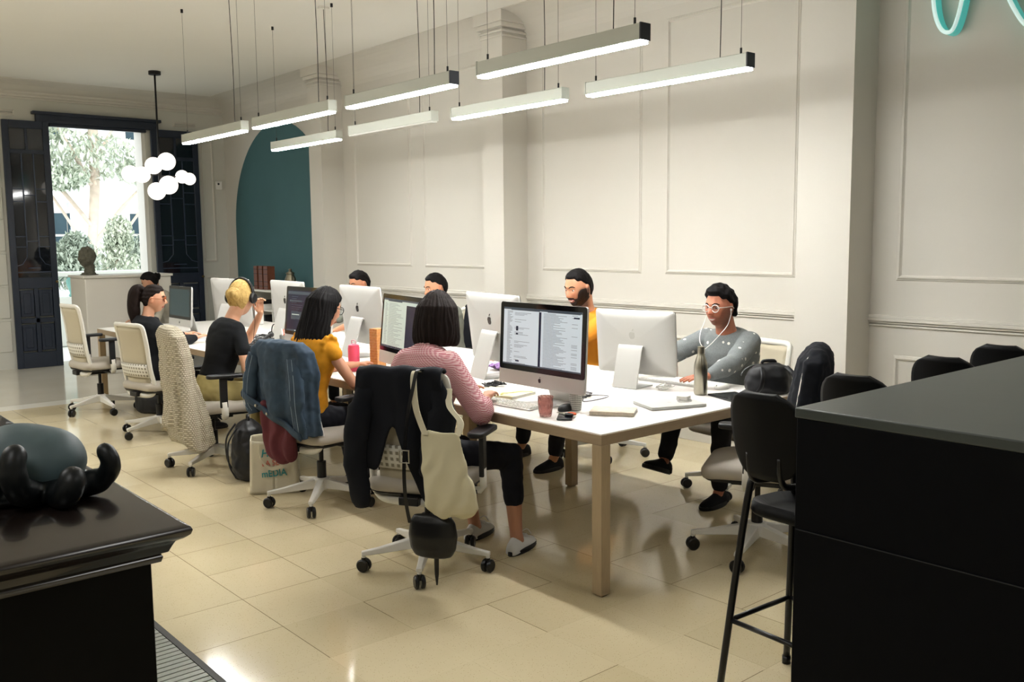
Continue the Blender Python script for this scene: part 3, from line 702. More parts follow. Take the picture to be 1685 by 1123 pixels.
def hand(mb, w, d, nrm, side, curl=.35, s=1.0, spread=1.0):
    """w wrist, d finger direction, nrm back-of-hand normal, side +1 left hand / -1 right hand (thumb toward -side when palm down)"""
    d = V(d).normalized(); nrm = V(nrm); nrm = (nrm-d*nrm.dot(d)).normalized(); l = nrm.cross(d)*1.0   # lateral (left when palm down)
    th = -side
    for q in (-.024, -.008, .008, .024):
        mb.cap(w+d*.012*s+l*q*.7*s, w+d*.088*s+l*q*s*1.1+nrm*(.004 if abs(q) < .01 else 0), .0135*s, .0115*s, 8)
    ln = {0: (.034, .022, .018), 1: (.042, .026, .02), 2: (.038, .025, .019), 3: (.028, .018, .016)}
    for i in range(4):
        q = th*(.026-.0175*i); base = w+d*.088*s+l*q*s*1.1; a = curl*.5; pts = [base]
        fd = (d+l*th*(.10-.07*i)*spread).normalized()
        for j, seg in enumerate(ln[i]):
            a += curl*(.55 if j else .3)+.05*i*curl
            pts.append(pts[-1]+(fd*cos(a)-nrm*sin(a))*seg*s)
        mb.limb(pts, [.0092*s, .0086*s, .008*s, .0072*s], 8)
    b = w+d*.02*s+l*th*.022*s; t1 = b+(d*.7+l*th*.75-nrm*.25).normalized()*.045*s; t2 = t1+(d*.95+l*th*.3-nrm*.25).normalized()*.030*s; t3 = t2+(d-nrm*.3).normalized()*.022*s
    mb.limb([b, t1, t2, t3], [.014*s, .0105*s, .0095*s, .008*s], 8)
M_stub = mat('beard_stubble', '6a4234', .8, var=.35, vscale=90)
def skin_mat(nm, col):
    k = N(nm); co = k.coord(); c = srgb(col)
    at = k.n('ShaderNodeVertexColor'); at.layer_name = 'tint'; sp = k.n('ShaderNodeSeparateColor'); k.l(at.outputs['Color'], sp.inputs[0])
    base = k.mix(k.noise(co, 14, 3), tuple(x*.88 for x in c[:3])+(1,), c); base = k.mix(k.math('MULTIPLY', sp.outputs[1], .45), base, (c[0]*.95, c[1]*.50, c[2]*.45, 1))
    k.l(k.mix(k.math('MULTIPLY', sp.outputs[0], k.math('ADD', .55, k.math('MULTIPLY', k.noise(co, 260, 2), .6))), base, srgb('2a1b16')), k.b.inputs['Base Color']); k.b.inputs['Roughness'].default_value = .5
    k.b.inputs['Subsurface Weight'].default_value = .08; k.b.inputs['Subsurface Radius'].default_value = (.012, .005, .003); return k.m
def hair_mat(nm, a, b):
    k = N(nm); co = k.coord(scale=(90, 90, 7)); nz = k.noise(co, 1.5, 3)
    k.l(k.mix(nz, srgb(a), srgb(b)), k.b.inputs['Base Color']); k.b.inputs['Roughness'].default_value = .62; k.b.inputs['Specular IOR Level'].default_value = .12; k.bump(nz, .5, .004); return k.m
H_black = hair_mat('black_hair', '060505', '120e0f'); H_brown = hair_mat('dark_brown_hair', '0e0908', '241915'); H_blonde = hair_mat('blonde_hair', '7a5a2c', 'e0c07a'); H_beard = hair_mat('dark_beard', '140e0c', '2e211b')
H_bob = hair_mat('bob_brown_hair', '0c0909', '2a201c')
def cloth_mat(nm, col, var=.12, scale=12, fine=500, rough=.85, bs=.25):
    k = N(nm); co = k.coord(); c = srgb(col)
    k.l(k.mix(k.noise(co, scale, 4), tuple(x*(1-var) for x in c[:3])+(1,), tuple(min(1, x*(1+var)) for x in c[:3])+(1,)), k.b.inputs['Base Color'])
    k.b.inputs['Roughness'].default_value = rough; k.b.inputs['Specular IOR Level'].default_value = .25; k.bump(k.noise(co, fine, 2), bs, .001); return k.m
def stripe_mat():
    k = N('pink_zigzag_knit'); co = k.coord(); sp = k.n('ShaderNodeSeparateXYZ'); k.l(co, sp.inputs[0])
    zz = k.math('PINGPONG', k.math('ADD', sp.outputs['Y'], k.math('MULTIPLY', sp.outputs['X'], .8)), .006)
    v = k.math('FRACT', k.math('MULTIPLY', k.math('ADD', sp.outputs['Z'], k.math('MULTIPLY', zz, .45)), 135.))
    s_ = k.math('GREATER_THAN', v, .55)
    k.l(k.mix(s_, srgb('9c515b'), srgb('cfb0ae')), k.b.inputs['Base Color']); k.b.inputs['Roughness'].default_value = .85; k.bump(v, .3, .002); return k.m
def dots_mat():
    k = N('grey_dotted_sweater'); co = k.coord(); vo = k.n('ShaderNodeTexVoronoi'); vo.inputs['Scale'].default_value = 17; vo.inputs['Randomness'].default_value = .5; k.l(co, vo.inputs['Vector'])
    base = k.mix(k.noise(co, 160, 3), srgb('5f6462'), srgb('84898a'))
    k.l(k.mix(k.math('LESS_THAN', vo.outputs['Distance'], .17), base, srgb('dcdad2')), k.b.inputs['Base Color']); k.b.inputs['Roughness'].default_value = .9; k.bump(k.noise(co, 350, 2), .35, .001); return k.m
M_eyew = mat('eye_white', 'd9d4cc', .2); M_iris = mat('eye_iris', '1d1510', .15); M_lip = mat('lip', 'a8574f', .45); M_teeth = mat('teeth', 'e8e4da', .3)
M_sole = mat('black_sole', '0f0f10', .6); M_wshoe = cloth_mat('white_canvas_shoe', 'd5d5d2', .06); M_bshoe = cloth_mat('black_shoe', '17171a', .2); M_lace = mat('shoe_lace', 'bdbdb8', .8)
M_blkcloth = cloth_mat('black_cloth', '101014', .3); M_navyjean = cloth_mat('dark_navy_trousers', '14151d', .3)
def person(label, loc, head, fem=False, scale=1.0, lean=.15, slouch=.25, hyaw=0, hpitch=.1, htilt=0, skin='c98f70', hair=H_black, style='short', top=None, sleeve=2.0, topname='shirt', collar=False,
           bottom=None, hem=.92, shoes=None, rh=None, lh=None, rf=None, lf=None, rpole=None, lpole=None, rcurl=.35, lcurl=.35, rnrm=(0, 0, 1), lnrm=(0, 0, 1), rdir=None, ldir=None, beard=False, smile=False, glasses=None, vox=.005, wrinkle=.004, hz=.55, ruffle=False, legs=True, loose=0., nk=1., sfrom=-.07, pto=.06):
    t = thing('person', label, 'person', (loc[0], loc[1], 0), head); t.scale = (1, 1, 1)
    inv = (T(loc[0], loc[1], 0) @ rz(head)).inverted(); s = scale
    loc_ = lambda p: inv @ V(p)
    Hc = V((0, 0, hz)); W_ = .90 if fem else 1.0
    def sp(q):   # spine point
        n = 12; p = Hc.copy()
        for i in range(n): a = lean+slouch*((i+.5)/n)*abs(q)/.5; p += V((sin(a), 0, cos(a)))*(q*s/n)
        a = lean+slouch*abs(q)/.5; return p, V((sin(a), 0, cos(a))), V((cos(a), 0, -sin(a)))
    secs = [(-.10, .13, .10, 0), (-.06, .165, .115, 0), (0, .172, .118, 0), (.08, .15, .11, .01), (.16, .14 if not fem else .128, .10, .01), (.25, .155 if not fem else .145, .108, .012), (.33, .180, .120 if not fem else .122, .01), (.41, .190, .112, 0), (.46, .178, .09, -.008), (.492, .13, .07, -.006), (.51, .078, .06, 0), (.53, .056, .054, .005)]
    if fem: secs = [(a, b*.91, c*.95, d) for a, b, c, d in secs]
    def torso(mb, ex, upto=.53, frm=-.11):
        rs = []
        for q, hw, hd, xo in secs:
            if q > upto or q < frm: continue
            p, u, f = sp(q); rs.append([p+f*((xo+cos(a)*(hd+ex)))*s+V((0, 1, 0))*(sin(a)*(hw+ex)*s) for a in [2*pi*j/28 for j in range(28)]])
        mb.rings(rs)
    sh = {}
    NB, nu, nf = sp(.515); HCn = NB+V((.035, 0, 0))*s+V((nu.x*.7, 0, 1)).normalized()*.155*s
    for k_, sd in (('l', 1), ('r', -1)):
        p, u, f = sp(.448); sh[k_] = p+V((0, sd*(.190 if not fem else .158)*s, 0))
    tgt = {}
    l1, l2 = .285*s, .25*s
    for k_, sd, h_, pl in (('l', 1, lh, lpole), ('r', -1, rh, rpole)):
        h_ = loc_(h_) if h_ is not None else sh[k_]+V((.30, 0, -.28))
        tgt[k_] = ik(sh[k_], h_, l1, l2, pl if pl else (-.35, sd*.55, -1))
    leg = {}
    for k_, sd, f_ in (('l', 1, lf), ('r', -1, rf)):
        hp = Hc+V((.0, sd*.085*s, -.02)); f_ = loc_(f_) if f_ is not None else V((.42, sd*.12, .09))
        leg[k_] = (hp,)+ik(hp, f_, .42*s, .41*s, (.4, sd*.15, 1))
    # skin body: one continuous surface
    Mh = T(HCn) @ rz(hyaw) @ ry(hpitch) @ rx(htilt) @ Matrix.Scale(s*(1.05 if fem else 1.02), 4)
    b = MB(); shell(b, lambda d, p: 0, fem, 72, 52, Mh)
    for sd in (-1, 1): b.ell(Mh @ V((-.008, sd*.079, -.004)), (.017*s, .009*s, .031*s), M=rz(hyaw+sd*.35) @ ry(hpitch), n=12, k=10)
    hb = Mh @ V((-.028, 0, -.055)); b.limb([NB-nu*.03, NB+nu*.03, hb], [(.066 if not fem else .058)*s, (.060 if not fem else .051)*s, (.060 if not fem else .052)*s], 18)
    torso(b, -.012)
    for k_, sd in (('l', 1), ('r', -1)):
        e, w_ = tgt[k_]; kk = .88 if fem else 1
        b.limb([sh[k_]-V((0, sd*.03, 0)), e], [.048*s*kk, .038*s*kk], 14); mid = e.lerp(w_, .3); b.limb([e, mid, w_], [.038*s*kk, .040*s*kk, .0235*s*kk], 14)
        dr = (rdir if k_ == 'r' else ldir); dr = inv.to_3x3() @ V(dr) if dr else (w_-e).normalized()+V((.3, 0, .0)); nr = inv.to_3x3() @ V(rnrm if k_ == 'r' else lnrm)
        hand(b, w_, dr, nr, sd, rcurl if k_ == 'r' else lcurl, s*(.9 if fem else 1))
        if legs:
            hp, kn, an = leg[k_]; b.limb([hp, kn], [.07*s, .048*s], 14); b.limb([kn, kn.lerp(an, .35), an], [.046*s, .048*s, .032*s], 14)
            b.limb([an, an+V((.02, 0, -.035))], [.034*s, .032*s], 10)
    ms = MATS.setdefault('skin'+skin, skin_mat('skin_'+skin, skin)); body = b.remesh('body', ms, t, vox, 3)
    ca = body.data.color_attributes.new('tint', 'FLOAT_COLOR', 'POINT'); im = Mh.inverted()
    for i_, v_ in enumerate(body.data.vertices):
        l = im @ v_.co; rr_ = gg_ = 0
        if l.length < .16:
            y_ = abs(l.y); gg_ = G(y_-.045, .02)*G(l.z+.025, .02)*(l.x > 0)*.7+G(y_, .014)*G(l.z+.028, .014)*(l.x > .08)*.6+(G(y_-.08, .012)*.6 if abs(l.x) < .03 else 0)
            if beard:
                zt = -.052+.058*sstep(.040, .073, y_); rr_ = max(sstep(zt+.014, zt-.010, l.z)*sstep(-.04, .0, l.x), 1.0*G(y_, .03)*G(l.z+.050, .007)*(l.x > 0))*sstep(-.16, -.115, l.z)
                rr_ *= 1-.9*G(y_, .022)*G(l.z+.066, .007)*(l.x > .05)
                rr_ *= 1. if beard == 'full' else .62
        ca.data[i_].color = (min(1, rr_), min(1, gg_), 0, 1)
    # shirt
    if top:
        c = MB(); torso(c, .012+loose, .524 if not collar else .53, sfrom if bottom else -.11)
        for k_, sd in (('l', 1), ('r', -1)):
            e, w_ = tgt[k_]; ra = [.064*s+loose*.7, .054*s+loose] if not fem else [.056*s+loose*.7, .046*s+loose]
            if sleeve <= 1: c.limb([sh[k_]-V((0, sd*.035, 0)), sh[k_].lerp(e, sleeve)], [ra[0], ra[1]+.004], 16)
            else:
                c.limb([sh[k_]-V((0, sd*.035, 0)), e], ra, 16); c.limb([e, e.lerp(w_, (sleeve-1)*.4), e.lerp(w_, sleeve-1)], [ra[1], ra[1]*1.02, .036*s if sleeve > 1.8 else .042*s], 16)
        if collar: c.limb([NB-nu*.01, NB+nu*.035], [.066*s*W_, .058*s*W_], 18)
        if ruffle:
            for k_, sd in (('l', 1), ('r', -1)):
                for i in range(9): a = i*.7; p = sh[k_]+V((.05*cos(a), sd*.012, .052*sin(a))); c.ell(p, (.018, .016, .018), n=8, k=6)
        el = [tgt['l'][0], tgt['r'][0]]
        def wr(p, n):
            q = noise.noise(V((p.x*9+3, p.y*9, p.z*14+loc[1])))*.8+noise.noise(V((p.x*22+p.z*10, p.y*22+loc[0], p.z*30)))*.45
            k_ = 1+1.2*max(G((p-e_).length, .10) for e_ in el); f2 = sin((p.z+p.x*.5+noise.noise(p*7)*.05)*140)*.25*max(G((p-e_).length, .09) for e_ in el)
            return wrinkle*(q*k_+f2)
        c.remesh(topname, top, t, .008, 5, wr)
    if bottom and legs:
        c = MB(); torso(c, .014, pto)
        c.ell(Hc+V((-.01, 0, -.03)), (.135*s, .172*s, .085*s))
        for k_ in 'lr':
            hp, kn, an = leg[k_]; c.limb([hp, kn], [.092*s, .066*s], 18)
            he = kn.lerp(an, hem); c.limb([kn, he], [.064*s, .052*s], 18)
        c.remesh('trousers', bottom, t, .009, 5, lambda p, n: .005*noise.noise(V((p.x*14, p.y*16, p.z*12+5)))+.004*noise.noise(p*30))
    if shoes and legs:
        for k_, sd in (('l', 1), ('r', -1)):
            hp, kn, an = leg[k_]; fd = (kn-an); dn = -V(fd).normalized(); fwd = V((1, 0, 0))-dn*dn.x; fwd = fwd.normalized() if an.z > .2 else V((1, 0, 0)); dn2 = dn if an.z > .2 else V((0, 0, -1))
            lat = dn2.cross(fwd); Mx = Matrix((( fwd.x, lat.x, -dn2.x), (fwd.y, lat.y, -dn2.y), (fwd.z, lat.z, -dn2.z))).to_4x4(); Mx = T(an+dn2*(an.z if an.z <= .2 else .09)) @ Mx
            q = MB(); rs = []
            for x, hw, h_ in ((-.07, .018, .05), (-.06, .03, .075), (-.02, .036, .095), (.03, .038, .085), (.08, .045, .066), (.12, .047, .055), (.155, .040, .045), (.18, .022, .034), (.186, .008, .026)):
                rs.append([Mx @ V((x, cos(a)*hw, .012+max(0, sin(a))*(h_-.012)-(0 if sin(a) > 0 else -sin(a)*.01))) for a in [2*pi*j/16 for j in range(16)]])
            q.rings(rs); so = q.build('shoe', shoes, t, smooth=True)
            q = MB(); q.rings([[Mx @ V((x*k2, y*k2, z)) for x, y in [(.058+.135*cos(a), (.050+.008*cos(a))*sin(a)) for a in [2*pi*j/24 for j in range(24)]]] for z, k2 in ((0, .97), (.006, 1), (.02, 1), (.024, .96))]); q.build('sole', M_sole, so, smooth=False, auto=True)
            if shoes is M_wshoe:
                q = MB()
                for i in range(4): q.tube([Mx @ V((.035+.022*i, -.025, .075-.007*i)), Mx @ V((.045+.022*i, 0, .093-.009*i)), Mx @ V((.04+.022*i, .025, .075-.007*i))], .0028, 5)
                q.tube(catmull([Mx @ V(p) for p in ((.03, 0, .095), (.04, -.03, .12), (.06, -.05, .09), (.03, 0, .095), (.05, .035, .115), (.07, .05, .085))], 5), .0022, 5); q.build('laces', M_lace, so)
    # face
    if fem is not None:
        for sd in (-1, 1):
            p = face_x(sd*.031, .004, fem); e = MB(); e.ell(p+V((-.0085, 0, 0)), (.0125, .0135, .0105), n=16, k=12); e.ell(p+V((.0012, 0, -.001)), (.0042, .0062, .0062), n=12, k=8, m=1); e.xf(Mh); e.build('eye', [M_eyew, M_iris], t, smooth=True)
            q = MB(); q.tube([face_x(sd*y, z, fem)+V((.001, 0, 0)) for y, z in ((.014, .024), (.026, .031), (.038, .031), (.050, .024))], [.003, .0042, .0038, .002], 6); q.xf(Mh); q.build('eyebrow', hair, t, smooth=True)
        q = MB(); zz = -.066
        sm = .006 if smile else 0
        if smile: q.grid(lambda u, v: face_x((2*u-1)*.021, zz+sm*(2*u-1)**2+(v-.5)*.010*(1-(2*u-1)**2*.8), fem)+V((.0015, 0, 0)), 12, 3, .002); q.xf(Mh); q.build('teeth', M_teeth, t, smooth=True); q = MB()
        for dz, r_ in ((.0045+(.002 if smile else 0), .0032), (-.005-(.002 if smile else 0), .004)):
            q.tube([face_x(y, zz+dz*(1-(y/.028)**2)+sm*(y/.025)**2, fem)+V((.001, 0, 0)) for y in (-.026, -.018, -.009, 0, .009, .018, .026)], [.001, r_*.8, r_, r_, r_, r_*.8, .001], 8)
        q.xf(Mh); q.build('lips', M_lip, t, smooth=True)
    if beard == 'full':
        dens = .006 if beard == 'full' else .0012
        def bo(d, p):
            z, y, x = p.z, abs(p.y), p.x
            zt = -.054+.058*sstep(.042, .073, y); low = sstep(zt+.007, zt-.007, z)
            m_ = low*sstep(-.035, -.01, x+.02*(z < -.06))
            mouth = G(y, .026)*G(z+.067, .011); must = G(y, .030)*G(z+.050, .008)
            m_ = max(m_*(1-min(1, mouth*1.6)), min(1, must*1.3) if x > 0 else 0)
            return -.006+(dens+.006)*min(1, m_*1.1)+.0012*noise.noise(p*160)*(beard == 'full')
        q = MB(); shell(q, bo, fem, 90, 70, Mh); q.build('beard', H_beard if beard == 'full' else M_stub, t, smooth=True)
    # hair
    def cap_off(thk, hl=.062, back=-.06, side=.0):
        def f(d, p):
            z, x, y = p.z, p.x, abs(p.y)
            lim = hl*sstep(-.02, .06, x)+(1-sstep(-.02, .06, x))*(back if x < -.045 else back+(side-back)*sstep(-.045, -.02, x))
            if x > .03: lim = hl-.02*sstep(.035, .06, y)
            return -.008+(thk+.008)*sstep(lim-.004, lim+.010, z)
        return f
    if style in ('short', 'curly', 'cropped'):
        th = {'short': .014, 'curly': .026, 'cropped': .012}[style]
        f0 = cap_off(th, {'short': .070, 'curly': .074, 'cropped': .076}[style], -.06, .018)
        amp = {'short': .005, 'curly': .010, 'cropped': .003}[style]; fr = {'short': 45, 'curly': 38, 'cropped': 60}[style]
        q = MB(); shell(q, lambda d, p: f0(d, p)+max(0, f0(d, p))/th*(amp*noise.noise(p*fr)+(.010*sstep(.03, .09, p.x)*sstep(.06, .09, p.z) if style != 'cropped' else 0)-(.006*sstep(.055, .07, abs(p.y)) if style != 'cropped' else .004*sstep(.05, .07, abs(p.y)))), fem, 100, 76, Mh); q.build('hair', hair, t, smooth=True)
    elif style in ('ponytail', 'bun'):
        f0 = cap_off(.010, .070, -.085 if style == 'bun' else -.07, .005); q = MB(); shell(q, lambda d, p: f0(d, p)+max(0, f0(d, p))*(.12*sin(atan2(p.y, p.z-.02)*26) if style == 'bun' else .25*sin(p.z*200)), fem, 100, 76, Mh)
        if style == 'bun':
            for i in range(3):
                rr = .042-.012*i; c_ = V((-.108-.012*i, .0, .018)); q.tube([c_+V((-.005*sin(a*2+i), rr*cos(a), rr*.9*sin(a))) for a in [2*pi*j/22 for j in range(22)]], .013, 8, closed=True)
            q.ell((-.115, 0, .018), (.030, .036, .034), n=12, k=8); q.tube(catmull([(-.085, .035, -.045), (-.11, .03, -.01), (-.14, .0, .03), (-.13, -.02, .04)], 5), .011, 6)
            q.xf(Mh, len(q.v)-0) if 0 else None
            n0 = 77*100
            q.xf(Mh, n0)
        else:
            n0 = 77*100
            pts = catmull([(-.075, 0, .075), (-.125, 0, .085), (-.155, 0, .03), (-.160, 0, -.07), (-.15, .005, -.17), (-.145, .005, -.255)], 6)
            k_ = len(pts); q.tube(pts, [.020+.034*sstep(0, .35, i/k_)-.034*sstep(.65, 1, i/k_) for i in range(k_)], 14); q.ell((-.118, 0, .082), (.018, .022, .022), n=10, k=8); q.xf(Mh, n0)
        q.remesh('hair', hair, t, .005, 2, lambda p, n: .0012*sin((p.y*cos(head)+p.x*sin(head))*260+noise.noise(p*12)*5))
    elif style in ('long', 'bob'):
        q = MB(); shell(q, cap_off(.016, .066, -.12, -.12), fem, 72, 56)
        if style == 'bob': secs2 = [(.085, -.015, .075, .075), (.05, -.022, .098, .098), (0, -.026, .106, .100), (-.05, -.028, .112, .098), (-.095, -.03, .114, .094), (-.125, -.034, .106, .082), (-.135, -.036, .09, .066)]
        else: secs2 = [(.085, -.015, .075, .075), (.04, -.025, .098, .098), (-.02, -.032, .106, .096), (-.09, -.045, .118, .085), (-.16, -.058, .130, .072), (-.23, -.070, .132, .060), (-.29, -.080, .118, .048), (-.33, -.086, .09, .034)]
        q.rings([[V((xo+hx*cos(a) if cos(a) < 0 else xo+hx*cos(a)*.62, hy*sin(a), z)) for a in [2*pi*j/32 for j in range(32)]] for z, xo, hy, hx in secs2])
        q.xf(Mh)
        imh = Mh.inverted()
        def hw(p, n):
            l = imh @ p; a = atan2(l.y, -l.x); return .0055*noise.noise(V((a*7, 0, l.z*5)))+.003*sin(a*38+noise.noise(V((a*3, 1, l.z*9)))*4)
        q.remesh('hair', hair, t, .0055, 3, hw)
    if glasses:
        q = MB()
        for sd in (-1, 1):
            c_ = V((.102, sd*.034, .003)); q.tube([c_+V((-.004*abs(cos(a)), .025*cos(a), .022*sin(a))) for a in [2*pi*j/20 for j in range(20)]], .0026, 6, closed=True)
            q.tube([c_+V((-.002, sd*.025, .006)), (.06, sd*.079, .008), (.0, sd*.087, .008), (-.02, sd*.086, -.006)], .0022, 6)
        q.tube([(.100, -.010, .008), (.106, 0, .011), (.100, .010, .008)], .0022, 6); q.xf(Mh); g_ = q.build('glasses_frame', glasses[0], t, smooth=True)
        q = MB()
        for sd in (-1, 1): c_ = V((.101, sd*.034, .003)); q.rings([[c_+V((x_-.004*abs(cos(a)), .024*cos(a), .021*sin(a))) for a in [2*pi*j/20 for j in range(20)]] for x_ in (-.0006, .0006)])
        q.xf(Mh); q.build('lens', glasses[1], g_)
    t['mh'] = 0
    del t['mh']
    return t, Mh, tgt, sh, HCn
M_pink = stripe_mat(); M_dots = dots_mat(); M_must = cloth_mat('mustard_blouse', 'c8891c', .25, 25); M_orange = cloth_mat('orange_tshirt', 'd98b28', .12)
M_khaki = cloth_mat('khaki_trousers', '9a8c5c', .2); M_btee = cloth_mat('black_tshirt', '0c0e12', .25); M_greyt = cloth_mat('grey_tshirt', '7c7f76', .15); M_beigej = cloth_mat('pale_beige_jacket', 'a9a496', .12); M_greytr = cloth_mat('dark_grey_trousers', '222226', .2)
M_lens = mat('clear_lens', 'dfe6ea', .03, trans=.9, ior=1.1, alpha=.15); M_lensd = mat('amber_lens', '6b3b28', .08, trans=.4, alpha=.8)
M_clearfr = mat('clear_glasses_frame', 'dcd9d0', .15); M_tort = mat('tortoise_frame', 'a0522d', .2)
P = {}
P['pink'] = person('person with dark bob hair in pink striped shirt sitting with back to the camera', (2.56, 3.70), R(22), fem=True, scale=1.0, loose=.012, lean=.16, slouch=.22, hyaw=R(24), hpitch=.12, hair=H_bob, style='bob', top=M_pink, sleeve=1.55, collar=True,
    bottom=M_navyjean, hem=.55, shoes=M_wshoe, rh=(2.93, 3.60, .79), lh=(2.96, 3.88, .79), rf=(2.98, 3.44, .09), lf=(2.96, 3.76, .09), skin='c08a6c', rpole=(-.1, -.7, -1), vox=.0048)
P['must'] = person('person with long dark hair in mustard ruffled blouse writing at the table', (2.64, 4.98), R(5), fem=True, scale=.96, lean=.08, slouch=.22, hyaw=R(5), hpitch=.25, hair=H_black, style='long', top=M_must, sleeve=.22, ruffle=True,
    bottom=M_navyjean, hem=.9, shoes=M_bshoe, rh=(3.06, 4.78, .785), lh=(3.12, 5.16, .79), rpole=(0, -.5, -1), skin='c68e6e', glasses=(M_blk, M_lens))
P['blonde'] = person('person with blonde bun and black headphones in black t-shirt and khaki trousers', (2.62, 6.32), R(2), fem=True, scale=1.0, nk=.78, sfrom=.075, pto=.14, lean=.28, slouch=.12, hyaw=R(34), hpitch=.10, hair=H_blonde, style='bun', top=M_btee, sleeve=.55,
    bottom=M_khaki, hem=.9, shoes=M_bshoe, rh=(3.00, 6.02, .79), lh=(3.06, 6.42, 1.06), lpole=(.2, .6, -1), lnrm=(0, 1, 0), ldir=(-.1, 0, 1), lcurl=.9, skin='cf9a78', rpole=(-.1, -.4, -1))
P['black'] = person('person with dark ponytail and amber glasses in black blazer, seen in profile', (2.66, 7.74), R(-8), fem=True, scale=.90, nk=.82, lean=-.05, slouch=.22, loose=.022, hyaw=R(-20), hpitch=.08, hair=H_brown, style='ponytail', top=M_btee, topname='blazer', sleeve=1.85, collar=False,
    bottom=M_navyjean, shoes=M_bshoe, rh=(3.05, 7.62, .79), lh=(3.08, 7.95, .79), skin='d29c7c', glasses=(M_tort, M_lensd), hz=.525, vox=.0055)
P['far'] = person('person with dark hair and pale beige jacket, head bowed beside the reception counter', (4.28, 11.32), R(170), fem=True, scale=.93, lean=.25, slouch=.35, hyaw=R(-18), hpitch=.5, hair=H_black, style='bun', top=M_beigej, topname='jacket', sleeve=1.9,
    bottom=M_navyjean, shoes=M_bshoe, skin='b98a6e', vox=.007)
P['dots'] = person('smiling bearded person with round glasses in grey dotted sweater, wearing white earphones', (4.77, 3.39), R(184), scale=.975, loose=.006, lean=.18, slouch=.18, hz=.54, hyaw=R(-2), hpitch=.06, hair=H_black, style='curly', top=M_dots, topname='sweater', sleeve=1.9,
    bottom=M_greytr, hem=.93, shoes=M_bshoe, lh=(4.10, 3.16, .79), rh=(4.16, 3.72, .785), lpole=(-.1, .9, -1), rpole=(0, -.9, -1), ldir=(-1, .35, 0), lcurl=.18, lf=(4.43, 3.26, .10), rf=(4.24, 3.52, .27), skin='bd775a', beard='stubble', smile=True, glasses=(M_clearfr, M_lens), vox=.0045)
P['orange'] = person('smiling person with short dark hair and full beard in orange t-shirt', (4.79, 4.63), R(180), scale=1.05, lean=.10, slouch=.18, hyaw=R(-2), hpitch=.22, hair=H_black, style='cropped', top=M_orange, topname='tshirt', sleeve=.6,
    bottom=M_greytr, shoes=M_bshoe, rh=(4.22, 4.95, .79), lh=(4.22, 4.60, .79), lf=(4.30, 4.55, .10), rf=(4.40, 5.0, .10), skin='c08866', beard='full', smile=True, vox=.0045)
P['grey7'] = person('person with cropped dark hair in grey t-shirt, half hidden behind the bob haired person', (4.77, 6.32), R(180), scale=.97, lean=.10, slouch=.2, hyaw=R(-10), hpitch=.2, hair=H_black, style='cropped', top=M_greyt, topname='tshirt', sleeve=.9,
    bottom=M_greytr, shoes=M_bshoe, rh=(4.2, 6.55, .79), lh=(4.2, 6.2, .79), skin='c08866', vox=.006)
P['hid6'] = person('person mostly hidden behind a computer, only the dark hair top showing above it', (4.77, 7.52), R(180), scale=.97, lean=.12, slouch=.2, hyaw=R(0), hpitch=.25, hair=H_black, style='short', top=M_greyt, topname='tshirt', sleeve=.9,
    bottom=M_greytr, shoes=M_bshoe, rh=(4.2, 7.7, .79), lh=(4.2, 7.3, .79), skin='b9805f', vox=.007)

t = thing('low_stool', 'low black stool under the person beside the reception counter', 'stool', (4.28, 11.32, 0)); MB().lathe([(0, .43), (.17, .43), (.18, .44), (.17, .455), (0, .46)], 24).build('seat', M_cblk, t, auto=True)
for a in (45, 135, 225, 315): MB().cyl((.16*cos(R(a)), .16*sin(R(a)), 0), (.12*cos(R(a)), .12*sin(R(a)), .43), .012, n=8).build('leg', M_stube, t, smooth=True)
# ---------------------------------------------------------------- things hung over the chairs
def on(ch, *p):
    """chair-local point to world"""
    return ch.matrix_world @ V(p)
bpy.context.view_layer.update()
def drape(name, label, cat, ch, matl, hw_top, hem_b, hem_f, th=.012, amp=.018, seed=0, widen=.04, skew=0, hemfn=None, nfold=5, out=.03, group=None):
    """cloth folded over the top of a chair back; chair-local frame"""
    t = thing(name, label, cat, ch.location, ch.rotation_euler.z, group)
    zt = .99*ch.scale.z
    def f(u, v):
        y = (2*u-1)
        if v < .42:   # back side (away from the seat), bottom to top
            k_ = v/.42; hb = hem_b+(hemfn(u) if hemfn else 0); z = hb+(zt-hb)*k_; d = zt-z; w_ = hw_top+widen*(1-k_); x = back_pt(0, min(.98, max(.42, z))).x-out-.03*(1-k_)
            fold = amp*(1-k_*.75)*(sin(y*nfold*pi+seed+2.5*noise.noise(V((y*1.5, z*2, seed))))+.8*noise.noise(V((y*3+seed, z*5, 1))))
            return V((x-abs(fold)*.5-fold*.5, y*w_+skew*(1-k_), z+.01*sin(y*7+seed)))
        if v < .58:
            a = (v-.42)/.16*pi; x0 = back_pt(0, .98).x; return V((x0-cos(a)*(out+.0)+.0, y*hw_top, zt+.028*sin(a)-.004*(y*y)+.004*sin(y*9+seed)))
        k_ = (v-.58)/.42; z = zt-(zt-hem_f)*k_; x = back_pt(0, min(.98, max(.42, z))).x+out-.003
        return V((x+.012*k_, y*(hw_top-.01), z))
    m_ = MB().grid(f, 44, 50, th)
    return t, m_
